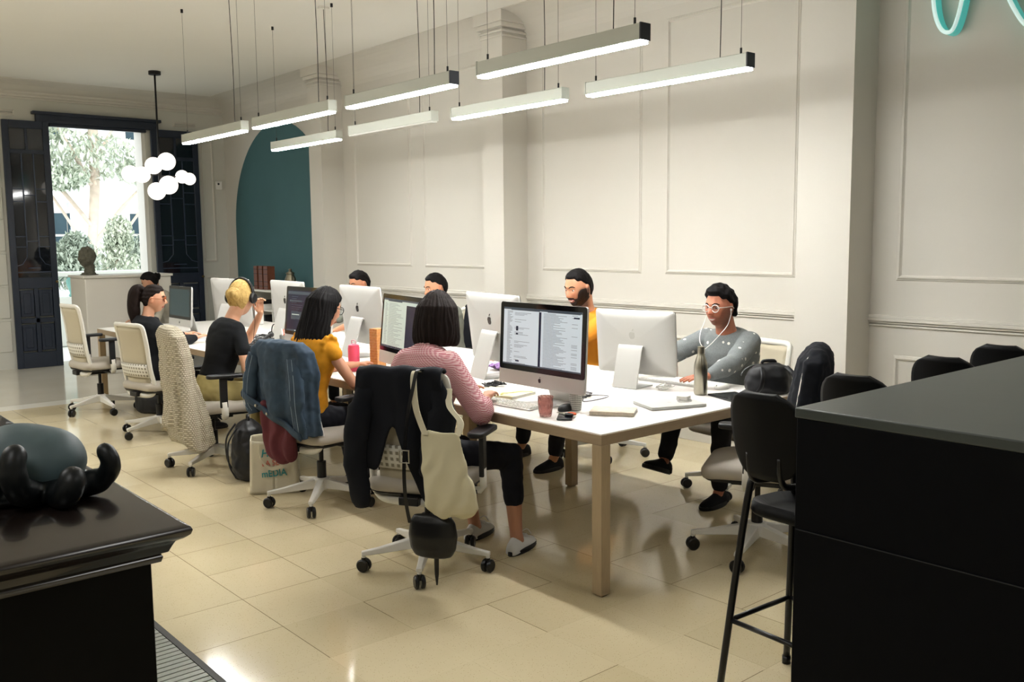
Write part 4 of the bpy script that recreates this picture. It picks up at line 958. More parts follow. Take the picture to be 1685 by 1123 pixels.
def wrap(ch, prof, matl, t, amp=.012, nf=9, seed=0, hemk=None, vox=.008, name='body'):
    """garment pulled over a chair back: closed folded shape, rows of (z, y right, y left, x back, x front)"""
    q = MB(); rs = []; n = 72; zt = prof[0][0]; zb = prof[-1][0]
    for i, (z, ya, yb, xa, xf) in enumerate(catmull5(prof)):
        k_ = (zt-z)/(zt-zb); c = back_pt(0, min(.98, max(.45, z))).x; r = []
        for j in range(n):
            a = 2*pi*j/n; ca, sa = cos(a), sin(a); ca2 = math.copysign(abs(ca)**.7, ca); sa2 = math.copysign(abs(sa)**.8, sa)
            x = c+(ca2*xf if ca > 0 else -ca2*xa); y = (sa2*yb if sa > 0 else -sa2*ya)
            fo = amp*k_**.6*(sin(a*nf+seed+2*noise.noise(V((ca, sa, z*3))))+.5*sin(a*nf*2.3+seed))
            r.append(V((x+ca*fo, y+sa*fo*.6, z*ch.scale.z+(hemk(a) if hemk else 0)*k_**3)))
        rs.append(r)
    q.rings(rs); return q.remesh(name, matl, t, vox, 3, lambda p, n_: .005*noise.noise(p*20)+.003*noise.noise(p*45))
def catmull5(rows, n=4):
    out = []
    for i in range(len(rows)-1):
        for q in range(n): f_ = q/n; f_ = f_; out.append([a+(b-a)*f_ for a, b in zip(rows[i], rows[i+1])])
    out.append(list(rows[-1])); return out
M_knit = N('beige_chunky_knit')
def knit():
    k = M_knit; co = k.coord('Object'); sp = k.n('ShaderNodeSeparateXYZ'); k.l(co, sp.inputs[0]); vz = k.math('MULTIPLY', sp.outputs['Z'], 72.)
    u = k.math('FRACT', k.math('ADD', k.math('MULTIPLY', k.math('ADD', sp.outputs['Y'], sp.outputs['X']), 58.), k.math('MULTIPLY', k.math('FLOOR', vz), .5))); v = k.math('FRACT', vz)
    h = k.math('SUBTRACT', 1., k.math('MULTIPLY', 1.5, k.math('SQRT', k.math('ADD', k.math('POWER', k.math('ABSOLUTE', k.math('SUBTRACT', u, .5)), 2.), k.math('POWER', k.math('ABSOLUTE', k.math('SUBTRACT', v, .5)), 2.)))))
    k.l(k.mix(h, srgb('7f7660'), srgb('ddd4be')), k.b.inputs['Base Color']); k.b.inputs['Roughness'].default_value = .95; k.bump(h, .7, .008); return k.m
knit()
t = thing('knitted_cardigan', 'beige chunky knitted cardigan hanging over a chair back', 'cardigan', CH[3].location, CH[3].rotation_euler.z)
wrap(CH[3], [(1.02, -.05, .05, -.02, .02), (1.01, -.19, .17, -.05, .055), (.96, -.27, .25, -.065, .08), (.82, -.28, .25, -.075, .085), (.62, -.27, .22, -.09, .09), (.42, -.30, .21, -.12, .14), (.28, -.30, .17, -.13, .17)], M_knit.m, t, .020, 7, 1.0, lambda a: .09*sin(a*2+1)-.02)
# denim jacket
def denim():
    k = N('blue_denim'); co = k.coord(); n1 = k.noise(co, 9, 5)
    k.l(k.mix(n1, srgb('131f2d'), srgb('3b5266')), k.b.inputs['Base Color']); k.b.inputs['Roughness'].default_value = .85; k.bump(k.noise(co, 380, 2), .3, .001); return k.m
M_den = denim(); M_stitch = mat('denim_stitch', '8fa0ae', .8); M_metal = mat('button_metal', 'b8b5ac', .3, 1)
t = thing('denim_jacket', 'blue denim jacket hanging over a chair back', 'jacket', CH[4].location, CH[4].rotation_euler.z)
wrap(CH[4], [(1.025, -.08, .08, -.02, .02), (1.015, -.20, .18, -.045, .05), (.97, -.265, .25, -.065, .075), (.86, -.28, .26, -.085, .078), (.74, -.26, .25, -.10, .05), (.62, -.26, .27, -.105, .05), (.56, -.25, .28, -.10, .045)], M_den, t, .024, 6, 2.0, lambda a: .10*sin(a)+.01)
def jp(y, z, o=.05): p = back_pt(0, min(.98, max(.42, z))); return V((p.x-o-.035, y, z))
s_ = MB()
for sd, yy in ((1, .23), (-1, -.20)):
    c_ = catmull([jp(yy*.85, .93, .01), jp(yy, .80, .045), jp(yy*1.05, .66, .06), jp(yy*.95, .50 if sd < 0 else .60, .055)], 6)
    q = MB().tube(c_, [.05]*6+[.056]*6+[.046]*6+[.040], 16, flat=((1, 0, 0), .55)); e = len(c_)
    for i, p in enumerate(q.v): q.v[i] = p+V((noise.noise(p*18)*.014, noise.noise(p*15+V((3, 0, 0)))*.014, 0))
    so = q.build('sleeve', M_den, t, smooth=True)
    MB().tube([c_[-3], c_[-1]+V((0, 0, -.02))], [.048, .048], 16, flat=((1, 0, 0), .6)).build('cuff', M_den, so, auto=True)
    for o_ in (-.02, .02): s_.tube([p+V((-.032, o_, 0)) for p in c_], .0012, 4)
for yy in (-.05, .07): s_.tube(catmull([jp(yy*.5, .99, -.01), jp(yy, .86, .016), jp(yy*1.1, .74, .03), jp(yy*1.3, .62, .034)], 6), .0013, 4)
s_.build('stitching', M_stitch, t)
wb_ = MB().grid(lambda u, v: jp(-.22+.47*u, .465+.045*v+.20*u, .085+.006*sin(u*16)), 24, 3, .014); wb_.build('waistband', M_den, t, smooth=True)
for u in (.55, .75): MB().cyl(jp(-.22+.47*u, .49+.20*u, .088), jp(-.22+.47*u, .49+.20*u, .102), .008, n=12).build('button', M_metal, t)
# maroon garment below
M_maroon = cloth_mat('maroon_cloth', '5c2c32', .25, 10)
t = thing('maroon_garment', 'maroon cloth garment bulging out below the denim jacket', 'garment', CH[4].location, CH[4].rotation_euler.z)
q = MB(); q.rings([[back_pt(0, max(.42, z))+V((-.075+cos(a)*hd*(1+.25*sin(3*a)), .02+oy+sin(a)*hw_, z-back_pt(0, max(.42, z)).z)) for a in [2*pi*j/40 for j in range(40)]] for z, hw_, hd, oy in ((.30, .03, .02, .0), (.31, .07, .04, 0), (.35, .115, .055, .0), (.42, .135, .055, .01), (.50, .14, .05, .02), (.58, .13, .04, .03), (.66, .11, .03, .03))])
q.remesh('cloth', M_maroon, t, .008, 3, lambda p, n: .010*sin(p.y*75+noise.noise(p*8)*3))
# black jacket on the nearest chair
M_jack = cloth_mat('black_jacket_cloth', '0d1018', .35, 9)
t, m_ = drape('black_jacket', 'black jacket hanging over the nearest office chair back', 'jacket', CH[5], M_jack, .205, .40, .62, .012, .024, 2.2, .05, .02, lambda u: .24*sstep(.25, .5, u)*(1-sstep(.5, .75, u))+.14*(sstep(.35, .6, u))-.10*sstep(.75, 1, u)*0+.10*(1-u)*0, 2.1, .036)
m_.build('body', M_jack, t, smooth=True)
for y0, y1, zb in ((.17, .235, .35), (-.185, -.15, .52)):
    c_ = catmull([jp(y0*.9, .95, -.02), jp(y0*1.15, .82, .03), jp(y1, .6, .04), jp(y1*.93, zb, .03)], 6)
    q = MB().tube(c_, [.045]*6+[.062]*6+[.055]*6+[.040], 16, flat=((1, 0, 0), .5))
    for i, p in enumerate(q.v): q.v[i] = p+V((noise.noise(p*14)*.016, noise.noise(p*12+V((3, 0, 0)))*.016, 0))
    q.build('sleeve', M_jack, t, smooth=True)
# tote bag
M_canvas = cloth_mat('cream_canvas', 'c9c2a4', .10, 10); M_strap = cloth_mat('cream_strap', 'd2cbb2', .08)
t = thing('tote_bag', 'cream canvas tote bag hanging by its straps from the nearest chair back', 'bag', CH[5].location, CH[5].rotation_euler.z)
oy = -.255; xb = -.40
q = MB(); q.rings([[V((xb-.0+cos(a)*hd*(1 if cos(a) > 0 else .9), oy+sk+sin(a)*hw_, z+.012*sin(a*2))) for a in [2*pi*j/44 for j in range(44)]] for z, hw_, hd, sk in ((.385, .05, .015, -.03), (.395, .10, .03, -.035), (.43, .125, .042, -.03), (.50, .125, .045, -.02), (.58, .11, .04, 0), (.66, .10, .028, .01), (.73, .095, .015, .02), (.755, .09, .010, .02))])
q.remesh('bag_body', M_canvas, t, .007, 3, lambda p, n: .004*sin((p.y+p.z*.45)*70+noise.noise(p*9)*3)*sstep(.75, .55, p.z))
for y0, y1 in ((.085+oy, .0), (-.06+oy, 1)):
    pts = [V((xb-.008, y0, .745)), V((-.395, y0+.045, .85)), V((-.375, -.105, .96)), V((-.345, -.10, 1.012)), V((-.29, -.10, 1.00))] if not y1 else [V((xb, y0, .745)), V((-.37, y0-.005, .80)), V((-.33, -.255, .86)), V((-.28, -.235, .93))]
    q = MB(); c_ = catmull(pts, 8); q.rings([[p+V((0, .014, 0)), p+V((-.006, .014, .0)), p+V((-.006, -.014, 0)), p+V((0, -.014, 0))] for p in c_]); q.build('strap', M_strap, t)
# small black bag with long strap
M_leather = mat('black_leather', '0b0b0d', .35, bump=.2, bscale=60)
t = thing('black_shoulder_bag', 'small black shoulder bag hanging low on a long strap below the tote bag', 'bag', CH[5].location, CH[5].rotation_euler.z)
q = MB(); q.rings([[V((-.36+cos(a)*hd, -.175+sin(a)*hw_, z)) for a in [2*pi*j/30 for j in range(30)]] for z, hw_, hd in ((.175, .06, .015), (.185, .09, .03), (.22, .11, .042), (.28, .118, .045), (.34, .11, .035), (.37, .09, .02), (.375, .05, .01))]); q.remesh('bag_body', M_leather, t, .008, 3)
c_ = catmull([(-.37, -.07, .33), (-.41, -.07, .45), (-.43, -.075, .60), (-.425, -.09, .80), (-.40, -.115, .96), (-.365, -.12, 1.02), (-.29, -.12, 1.01)], 8); q = MB(); q.rings([[p+V((0, .008, 0)), p+V((-.004, .008, 0)), p+V((-.004, -.008, 0)), p+V((0, -.008, 0))] for p in c_]); q.build('strap', M_leather, t)
q = MB().tube([(-.435, -.10, .62), (-.435, -.055, .62), (-.435, -.055, .675), (-.435, -.10, .675)], .004, 6, closed=True); q.build('buckle', M_metal, t)
q = MB().tube([(-.36, -.19, .19), (-.36, -.19, .10), (-.36, -.19, .05)], [.012, .010, .004], 8); q.build('umbrella_tip', M_leather, t)
# patterned tin standing on the seat edge is skipped; jacket on the chair at the table end
t = thing('dark_jacket', 'dark jacket draped over the chair back between the table end and the bar counter', 'jacket', CH[10].location, CH[10].rotation_euler.z)
wrap(CH[10], [(1.04, -.03, .09, -.02, .02), (1.02, -.10, .16, -.05, .05), (.97, -.235, .235, -.075, .085), (.85, -.235, .235, -.09, .08), (.70, -.25, .25, -.11, .09), (.52, -.26, .26, -.12, .09)], M_jack, t, .018, 5, .4, lambda a: .05*sin(a*2))
MB().tube(catmull([back_pt(-.02, .96)+V((.09, 0, .04)), back_pt(-.06, .85)+V((.10, 0, 0)), back_pt(-.05, .70)+V((.12, 0, 0))], 6), .003, 5).build('zip', mat('zip_grey', '6b6b6e', .4, .5), t)
t, m_ = drape('dark_jacket', 'dark jacket hanging on the chair back of the person in the grey t-shirt', 'jacket', CH[8], M_jack, .16, .55, .6, .014, .02, .9, .03)
m_.build('body', M_jack, t, smooth=True)
# bags piled by the table end
def blob_bag(name, label, cat, loc, head, rs_, matl, straps=True, size=(.16, .11, .22)):
    t = thing(name, label, cat, loc, head); sx, sy, sz = size
    q = MB(); q.rings([[V((cos(a)*abs(cos(a))**-.25*0+cos(a)*sy*k_, sin(a)*sx*k_, z*sz*2)) for a in [2*pi*j/30 for j in range(30)]] for z, k_ in ((0, .75), (.03, .95), (.15, 1.05), (.4, 1.05), (.65, .98), (.85, .8), (.95, .5), (1, .2))])
    q.remesh('bag_body', matl, t, .008, 4, lambda p, n: .012*noise.noise(p*11+V(loc))+.006*noise.noise(p*26))
    q = MB(); q.rings([[V((-sy*.9+cos(a)*.035, sin(a)*sx*.75, z*sz*2)) for a in [2*pi*j/24 for j in range(24)]] for z in (.08, .1, .45, .5)]); q.build('front_pocket', matl, t, auto=True, bevel=.006)
    q = MB(); q.tube(catmull([(0, -.04, sz*1.96), (0, -.03, sz*2.12), (0, .03, sz*2.12), (0, .04, sz*1.96)], 6), .009, 8)
    for s in (-1, 1): q.tube(catmull([(sy*.7, s*.07, sz*1.8), (sy*1.25, s*.09, sz*1.3), (sy*1.25, s*.1, sz*.6), (sy*.9, s*.11, sz*.15)], 6), .014, 8, flat=((1, 0, 0), .4))
    q.build('straps', matl, t, smooth=True)
    q = MB().tube([( -sy*1.02, sin(a)*sx*.9, sz*(1.0+.75*cos(a))) for a in [pi*i/14-pi/2 for i in range(15)]], .003, 5); q.build('zip', mat('zip_grey', '6b6b6e', .4, .5), t)
    return t
M_nylon = mat('black_nylon', '0e0f14', .5, var=.3, vscale=8, bump=.3, bscale=25)
blob_bag('black_backpack', 'black backpack standing on the floor between the cardigan chair and the lettered tote', 'backpack', (2.64, 5.80, 0), R(160), 0, M_nylon, size=(.15, .11, .20))
blob_bag('dark_backpack', 'dark backpack lying at the far corner of the table beside the dark jacket', 'backpack', (4.31, 2.86, .7405), R(240), 0, M_nylon, size=(.125, .095, .082))
# lettered tote on the floor
t = thing('lettered_tote_bag', 'cream tote bag with teal and red lettering standing on the floor', 'bag', (2.60, 5.34, 0), R(-122))
M_can2 = cloth_mat('lettered_canvas', 'cfc8b2', .10, 9)
q = MB(); q.rings([[V((-.055*cos(a)*abs(cos(a))**-.4 if abs(cos(a)) > .01 else 0, hw_*sin(a), z)) for a in [2*pi*j/48+.02 for j in range(48)]] for z, hw_ in ((.0, .145), (.01, .155), (.12, .158), (.25, .152), (.33, .145))])
q2 = MB()
def tw(u, v, o):
    a = 2*pi*u; z = .005+.35*v; return V(((.05-.012*v)*max(-1, min(1, cos(a)*1.6))+.006*noise.noise(V((sin(a)*3, z*9, cos(a)))), (.155-.012*v)*max(-1, min(1, sin(a)*1.15)), z-.02*v*cos(a)))
q2.grid(lambda u, v: tw(u, v, 0), 56, 16, .004); q2.b2((-.045, -.15, .0), (.045, .15, .008)); q2.build('bag_body', M_can2, t, smooth=True)
for sx_, pts in ((1, [(.052, .08, .33), (.068, .09, .30), (.075, .06, .20), (.07, -.02, .17), (.072, -.08, .24), (.052, -.09, .33)]), (-1, [(-.045, .08, .34), (-.06, .10, .42), (-.05, .0, .44), (-.045, -.08, .34)])):
    c_ = catmull(pts, 8); q = MB(); q.rings([[p+V((0, .0, .012)), p+V((.005, 0, .012)), p+V((.005, 0, -.012)), p+V((0, 0, -.012))] for p in c_]); q.build('strap', M_can2, t)
def text(body, size, loc, M, matl, name, parent, ext=.0008, shear=0, sx=1):
    cu = bpy.data.curves.new(name, 'FONT'); cu.body = body; cu.size = size; cu.extrude = ext; cu.align_x = 'CENTER'; cu.shear = shear; cu.offset = size*.012
    o = bpy.data.objects.new('tmp', cu); C.objects.link(o); dg = bpy.context.evaluated_depsgraph_get(); me = bpy.data.meshes.new_from_object(o.evaluated_get(dg)); bpy.data.objects.remove(o)
    me.transform(T(*loc) @ M @ Matrix.Diagonal((sx, 1, 1, 1))); me.materials.clear(); me.materials.append(matl); ob = bpy.data.objects.new(name, me); C.objects.link(ob); ob.parent = parent; return ob
Mf = Matrix(((0, 0, 1, 0), (1, 0, 0, 0), (0, 1, 0, 0), (0, 0, 0, 1)))   # text plane facing +x
M_tt = mat('teal_ink', '2f8f93', .8); M_tr = mat('red_ink', 'c86a58', .8)
text('Hoy', .07, (.054, -.02, .245), Mf @ rz(.1), M_tt, 'lettering', t, shear=.3); text('LA SE', .05, (.056, -.02, .185), Mf @ rz(.05), M_tr, 'lettering', t, sx=.9); text('mEDIA', .062, (.056, .0, .115), Mf @ rz(.06), M_tt, 'lettering', t, sx=.85)
# headphones of the blonde person
def world(Mh, who): return who.matrix_world @ Mh
bpy.context.view_layer.update()
who, Mh, tg, sh_, hc = P['blonde']
t = thing('headphones', 'black over-ear headphones worn by the person with the blonde bun', 'headphones', (0, 0, 0)); Mw = who.matrix_world @ Mh; base = Mw.translation.copy(); t.location = base; Ml = T(*(-base)) @ Mw
q = MB().tube([(.0-.0, .094*cos(a), .015+.122*sin(a)) for a in [pi*i/20 for i in range(21)]], .0075, 8, flat=((1, 0, 0), 1.8)); q.xf(Ml); q.build('headband', M_blk, t, smooth=True)
for s in (-1, 1):
    q = MB().lathe([(0, 0), (.030, 0), (.038, .008), (.038, .022), (.030, .030), (0, .031)], 22, M=T(0, s*.078, 0) @ rx(-s*pi/2)); q.xf(Ml); q.build('ear_cup', M_blk, t, auto=True)
q = MB().tube(catmull([Ml @ V((.01, -.09, -.035)), Ml @ V((.04, -.085, -.15)), Ml @ V((.09, -.05, -.28)), Ml @ V((.16, -.02, -.42))], 6), .002, 5); q.build('cord', mat('red_black_cord', '3a1214', .5), t)
# earphones of the dotted sweater person
who, Mh, tg, sh_, hc = P['dots']; Mw = who.matrix_world @ Mh; base = Mw.translation.copy()
t = thing('earphones', 'thin white wired earphones hanging from the ears of the person in the dotted sweater', 'earphones', base); Ml = T(*(-base)) @ Mw
M_ep = mat('white_cord', 'e6e4de', .4)
for s in (-1, 1):
    q = MB().ell((.006, s*.083, -.012), (.007, .007, .008), n=10, k=8); q.cyl((.008, s*.083, -.012), (.012, s*.085, -.04), .003, n=6); q.xf(Ml); q.build('earbud', M_ep, t, smooth=True)
q = MB()
for s in (-1, 1): q.tube(catmull([Ml @ V(p) for p in ((.012, s*.085, -.04), (.05, s*.085, -.10), (.11, s*.07, -.15), (.155, s*.04, -.20), (.165, 0, -.235))], 6), .0022, 6)
q.tube(catmull([Ml @ V(p) for p in ((.165, 0, -.235), (.17, .0, -.27), (.19, -.01, -.33), (.26, -.03, -.40), (.36, -.06, -.44))], 6), .0022, 6); q.build('cord', M_ep, t, smooth=True)
# ---------------------------------------------------------------- things on the table
ZT = .7415
M_wp = mat('white_plastic', 'e6e4de', .35); M_paper = mat('white_paper', 'ecebe6', .7); M_cream = mat('cream_paper', 'd9cfa9', .7); M_steel = mat('brushed_steel', 'a9a596', .28, 1)
def keyboard(x, y, a, label):
    t = thing('keyboard', label, 'keyboard', (x, y, ZT), a, 'keyboards on the long table')
    q = MB(); q.rings([[V((-.057, sx, 0)), V((.057, sx, 0)), V((.057, sx, .006)), V((-.057, sx, .013))] for sx in (-.205, .205)]); q.build('base', M_wp, t, bevel=.001)
    k = MB()
    for r in range(5):
        for c in range(14):
            if r == 4 and 3 < c < 10: continue
            y0 = -.197+c*.0283; x0 = -.050+r*.0205; z = .013-(x0+.057)/.114*.007
            k.b2((x0, y0, z), (x0+.016, y0+.0245, z+.003))
    k.b2((.032, -.197+4*.0283, .007), (.048, -.197+10*.0283-.004, .0105)); k.xf(Matrix.Identity(4)); k.build('keys', mat('key_white', 'd6d4ce', .5), t); return t
keyboard(3.04, 3.56, R(184), 'white keyboard in front of the split screen computer, right of the pink sleeve')
keyboard(4.20, 3.44, R(2), 'white keyboard under the hands of the person in the dotted sweater')
keyboard(2.98, 6.25, R(182), 'white keyboard under the arm of the person with headphones')
def mouse(x, y, a, m, label):
    t = thing('computer_mouse', label, 'mouse', (x, y, ZT), a)
    q = MB(); q.rings([[V((cos(b)*.055*k_, sin(b)*.030*k_, z)) for b in [2*pi*j/20 for j in range(20)]] for z, k_ in ((0, .9), (.004, 1), (.016, .98), (.027, .75), (.032, .4))]); q.build('shell', m, t, smooth=True)
    MB().b2((-.05, -.0006, .0215), (-.02, .0006, .0265)).build('button_seam', M_blk, t)
mouse(3.14, 3.24, R(190), M_cblk, 'black computer mouse behind the patterned cup'); mouse(4.22, 3.10, 0, M_wp, 'white computer mouse beside the steel bottle')
# drinking glass
t = thing('pink_glass', 'faceted pink drinking glass on the table edge', 'glass', (2.965, 3.20, ZT)); M_pg = mat('pink_glass', 'e8bcb6', .08, trans=.85, ior=1.4)
q = MB(); n_ = 12
q.rings([[V((cos(2*pi*j/n_+(i % 2)*pi/n_)*r, sin(2*pi*j/n_+(i % 2)*pi/n_)*r, z)) for j in range(n_)] for i, (r, z) in enumerate(((.028, 0), (.031, .012), (.034, .03), (.037, .055), (.038, .08), (.0385, .098), (.0355, .098), (.034, .08), (.033, .055), (.030, .03), (.026, .012)))]); q.build('glass_body', M_pg, t)
# patterned cup
def cupmat():
    k = N('patterned_paper'); co = k.coord(); sp = k.n('ShaderNodeSeparateXYZ'); k.l(co, sp.inputs[0]); a = k.math('ARCTAN2', sp.outputs['Y'], sp.outputs['X'])
    u = k.math('FRACT', k.math('MULTIPLY', a, 4.5)); v = k.math('FRACT', k.math('MULTIPLY', sp.outputs['Z'], 105.))
    d = k.math('ADD', k.math('ABSOLUTE', k.math('SUBTRACT', u, .5)), k.math('ABSOLUTE', k.math('SUBTRACT', v, .5)))
    k.l(k.mix(k.math('LESS_THAN', d, .42), srgb('c9c7be'), srgb('2c3030')), k.b.inputs['Base Color']); return k.m
t = thing('patterned_cup', 'cup with black and grey geometric pattern next to the pink glass', 'cup', (3.18, 3.21, ZT))
MB().lathe([(.026, 0), (.034, .084), (.035, .086), (.032, .084), (.024, .006), (0, .006)], 28).build('cup_body', cupmat(), t, smooth=False, auto=True)
# phone + scissors
t = thing('mobile_phone', 'black mobile phone lying near the table edge', 'phone', (3.01, 3.11, ZT), R(-48)); MB().prism(rrect(.037, .075, .01), 0, .008).build('phone_body', M_bez, t, bevel=.002); MB().prism(rrect(.034, .071, .008), .008, .0085).build('screen', M_dglass, t)
t = thing('scissors', 'small orange handled scissors lying on the black phone', 'scissors', (3.03, 3.13, ZT+.0088), R(10)); M_or = mat('orange_plastic', 'd8582a', .4)
for s in (-1, 1):
    MB().tube([(s*.012+.011*cos(a), -.03+.019*sin(a), .006) for a in [2*pi*j/14 for j in range(14)]], .0055, 8, closed=True).build('handle', M_or if s > 0 else M_blk, t, smooth=True)
    MB().tube([(s*.008, -.012, .005), (0, .012, .005), (-s*.004, .05, .005)], [.004, .003, .001], 6).build('blade', M_steel, t)
# notebooks, papers, laptop
def slab(name, label, cat, x, y, a, w, l, h, cov, page=M_paper, z=ZT):
    t = thing(name, label, cat, (x, y, z), a); MB().b2((-w/2+.002, -l/2+.002, .001), (w/2-.002, l/2-.002, h-.001)).build('pages', page, t)
    q = MB().b2((-w/2, -l/2, 0), (w/2, l/2, .0012)).b2((-w/2, -l/2, h-.0012), (w/2, l/2, h)).b2((-w/2, -l/2, 0), (-w/2+.003, l/2, h)); q.build('cover', cov, t); return t
M_marb = mat('mottled_pink_cover', 'c9bba8', .5, var=.35, vscale=45)
slab('notebook', 'mottled pink notebook beside the patterned cup near the table corner', 'notebook', 3.26, 3.03, R(35), .16, .215, .018, M_marb)
t = thing('closed_laptop', 'closed silver laptop lying near the table end', 'laptop', (3.62, 2.98, ZT), R(-22)); MB().prism(rrect(.155, .108, .012), .001, .009).build('base', M_alu, t, bevel=.001); MB().prism(rrect(.155, .108, .012), .0095, .015).build('lid', M_alu, t, bevel=.001); pp, lf_ = logo_poly(.014); MB().prism(pp, .015, .0153).prism(lf_, .015, .0153).build('emblem', M_logof, t)
t = thing('power_adapter', 'white square power adapter with coiled cord lying on the closed laptop', 'adapter', (3.72, 2.97, ZT+.0155), R(20)); MB().b2((-.03, -.03, 0), (.03, .03, .026)).build('adapter_body', M_wp, t, bevel=.006, seg=3)
MB().tube([((.045+.004*sin(5*a))*cos(a)-.045, (.035)*sin(a)-.02, .003+.0006*a) for a in [i*.35 for i in range(44)]], .002, 5).build('cord', M_ep, t)
slab('folder', 'cream folder with papers behind the white keyboard', 'folder', 3.22, 3.83, R(12), .22, .31, .014, M_cream)
t = thing('lanyard', 'yellow green ribbon lying on the cream folder', 'ribbon', (3.24, 3.74, ZT+.0145)); MB().grid(lambda u, v: V(((u-.5)*.20, .03*sin(u*5)+(v-.5)*.014, .004+.003*sin(u*11))), 20, 1, .001).build('ribbon_strip', mat('yellow_green_cloth', 'b8b04a', .7), t)
# steel bottle
def bottle(name, label, x, y, r, h, m, capm, z=ZT):
    t = thing(name, label, 'bottle', (x, y, z)); MB().lathe([(0, 0), (r*.85, 0), (r, .008), (r, h*.58), (r*.93, h*.66), (r*.62, h*.80), (r*.50, h*.86), (r*.5, h*.87), (0, h*.87)], 32).build('bottle_body', m, t, smooth=False, auto=True)
    MB().lathe([(0, h*.87), (r*.54, h*.87), (r*.54, h*.995), (r*.45, h), (0, h)], 24).build('cap', capm, t, auto=True); return t
bottle('steel_bottle', 'brushed steel bottle standing before the person in the dotted sweater', 3.99, 3.07, .036, .262, M_steel, M_steel)
bottle('white_bottle', 'white bottle standing on the far part of the table by the shelf', 4.20, 8.85, .045, .26, M_wp, M_wp)
t = thing('pink_bottle', 'bright pink bottle standing left of the wooden block tower', 'bottle', (3.11, 5.19, ZT)); MB().lathe([(0, 0), (.030, 0), (.036, .01), (.038, .15), (.034, .172), (.015, .18), (0, .18)], 24).build('bottle_body', mat('bright_pink', 'e0506e', .35), t, auto=True); MB().tube(catmull([(.0, -.02, .175), (0, -.022, .20), (0, .02, .20), (0, .018, .175)], 5), .004, 6).build('carry_loop', mat('clear_loop', 'd7a7b1', .3), t)
slab('tablet', 'black tablet lying beside the dark backpack', 'tablet', 4.03, 2.88, R(-20), .17, .24, .010, M_bez, M_blk)
slab('papers', 'white papers in front of the person in the mustard blouse', 'papers', 3.10, 4.86, R(8), .21, .30, .004, M_paper)
slab('papers', 'stack of white papers beneath the blue notebook', 'papers', 3.38, 5.38, R(-10), .21, .30, .006, M_paper)
slab('blue_notebook', 'light blue notebook lying behind the pale green screen', 'notebook', 3.40, 5.36, R(10), .15, .21, .012, mat('light_blue_cover', '8fb6c4', .5), z=ZT+.0066)
slab('papers', 'white papers beside the desk phone', 'papers', 3.10, 6.62, R(-15), .21, .30, .004, M_paper)
slab('papers', 'white papers beside the person in the black blazer', 'papers', 3.35, 7.55, R(15), .21, .30, .005, M_paper)
slab('dark_notebook', 'dark notebook in front of the person with amber glasses', 'notebook', 3.24, 8.05, R(8), .15, .21, .015, M_cblk)
# wooden block tower
t = thing('block_tower', 'tower of stacked small wooden blocks beside the pale green screen', 'block tower', (3.25, 5.12, ZT), R(8)); M_blkw = wood('block_wood', 'a8642e', 'd09a5c', (10, 10, 10))
for i in range(16):
    q = MB()
    for j in (-1, 0, 1):
        if i % 2: q.b2((-.037, j*.0252-.0122, i*.0172), (.037, j*.0252+.0122, i*.0172+.0165))
        else: q.b2((j*.0252-.0122, -.037, i*.0172), (j*.0252+.0122, .037, i*.0172+.0165))
    q.build('block_layer', M_blkw, t, bevel=.0012)
# bowl
t = thing('white_bowl', 'small white bowl with a spoon behind the split screen computer', 'bowl', (3.79, 4.03, ZT)); MB().lathe([(0, 0), (.03, 0), (.045, .015), (.06, .045), (.057, .045), (.042, .018), (0, .008)], 28).build('bowl_body', M_wp, t, smooth=True); MB().tube([(.02, 0, .02), (.05, .02, .048), (.10, .05, .06)], [.008, .003, .004], 6).build('spoon', M_steel, t, smooth=True)
t = thing('purple_cloth', 'crumpled purple cloth lying behind the middle computer', 'cloth', (3.86, 4.58, ZT)); q = MB().grid(lambda u, v: V(((u-.5)*.18, (v-.5)*.12, .028+.022*noise.noise(V((u*5, v*5, 2)))+.010*noise.noise(V((u*14, v*14, 2))))), 24, 18, .006); q.ell((0, 0, .012), (.07, .045, .012)); q.build('cloth', mat('purple_cloth', '8a6a9a', .9), t, smooth=True)
t = thing('brown_pouch', 'small brown leather pouch beside the smaller computer', 'pouch', (4.13, 3.74, ZT), R(20)); MB().ell((0, 0, .016), (.05, .03, .016)).build('pouch_body', mat('brown_leather', '8a5230', .5), t, smooth=True); MB().b2((-.04, -.002, .028), (.04, .002, .034)).build('zip', M_metal, t)
# cable heaps
def cables(x, y, label, seed, r=.10, n=5, m=M_blk, name='cable_bundle'):
    rd = random.Random(seed); t = thing(name, label, 'cables', (x, y, ZT))
    for i in range(n):
        p = [(r*rd.uniform(-1, 1), r*rd.uniform(-1, 1), .004+.012*rd.random()+.02*(k % 2)*rd.random()) for k in range(7)]
        MB().tube(catmull(p, 7), .0025, 6).build('cable', m, t, smooth=True)
cables(3.43, 3.42, 'loose black cables on the table right of the split screen computer', 1, .13, 5); cables(3.36, 4.06, 'tangle of black cables left of the split screen computer', 2, .06, 9)
cables(3.72, 6.35, 'white cords lying behind the pink bottle', 3, .12, 3, M_ep); cables(3.62, 7.62, 'black wires beneath the far computers', 5, .12, 4); cables(3.98, 3.30, 'white cord in front of the smaller computer', 6, .06, 2, M_ep)
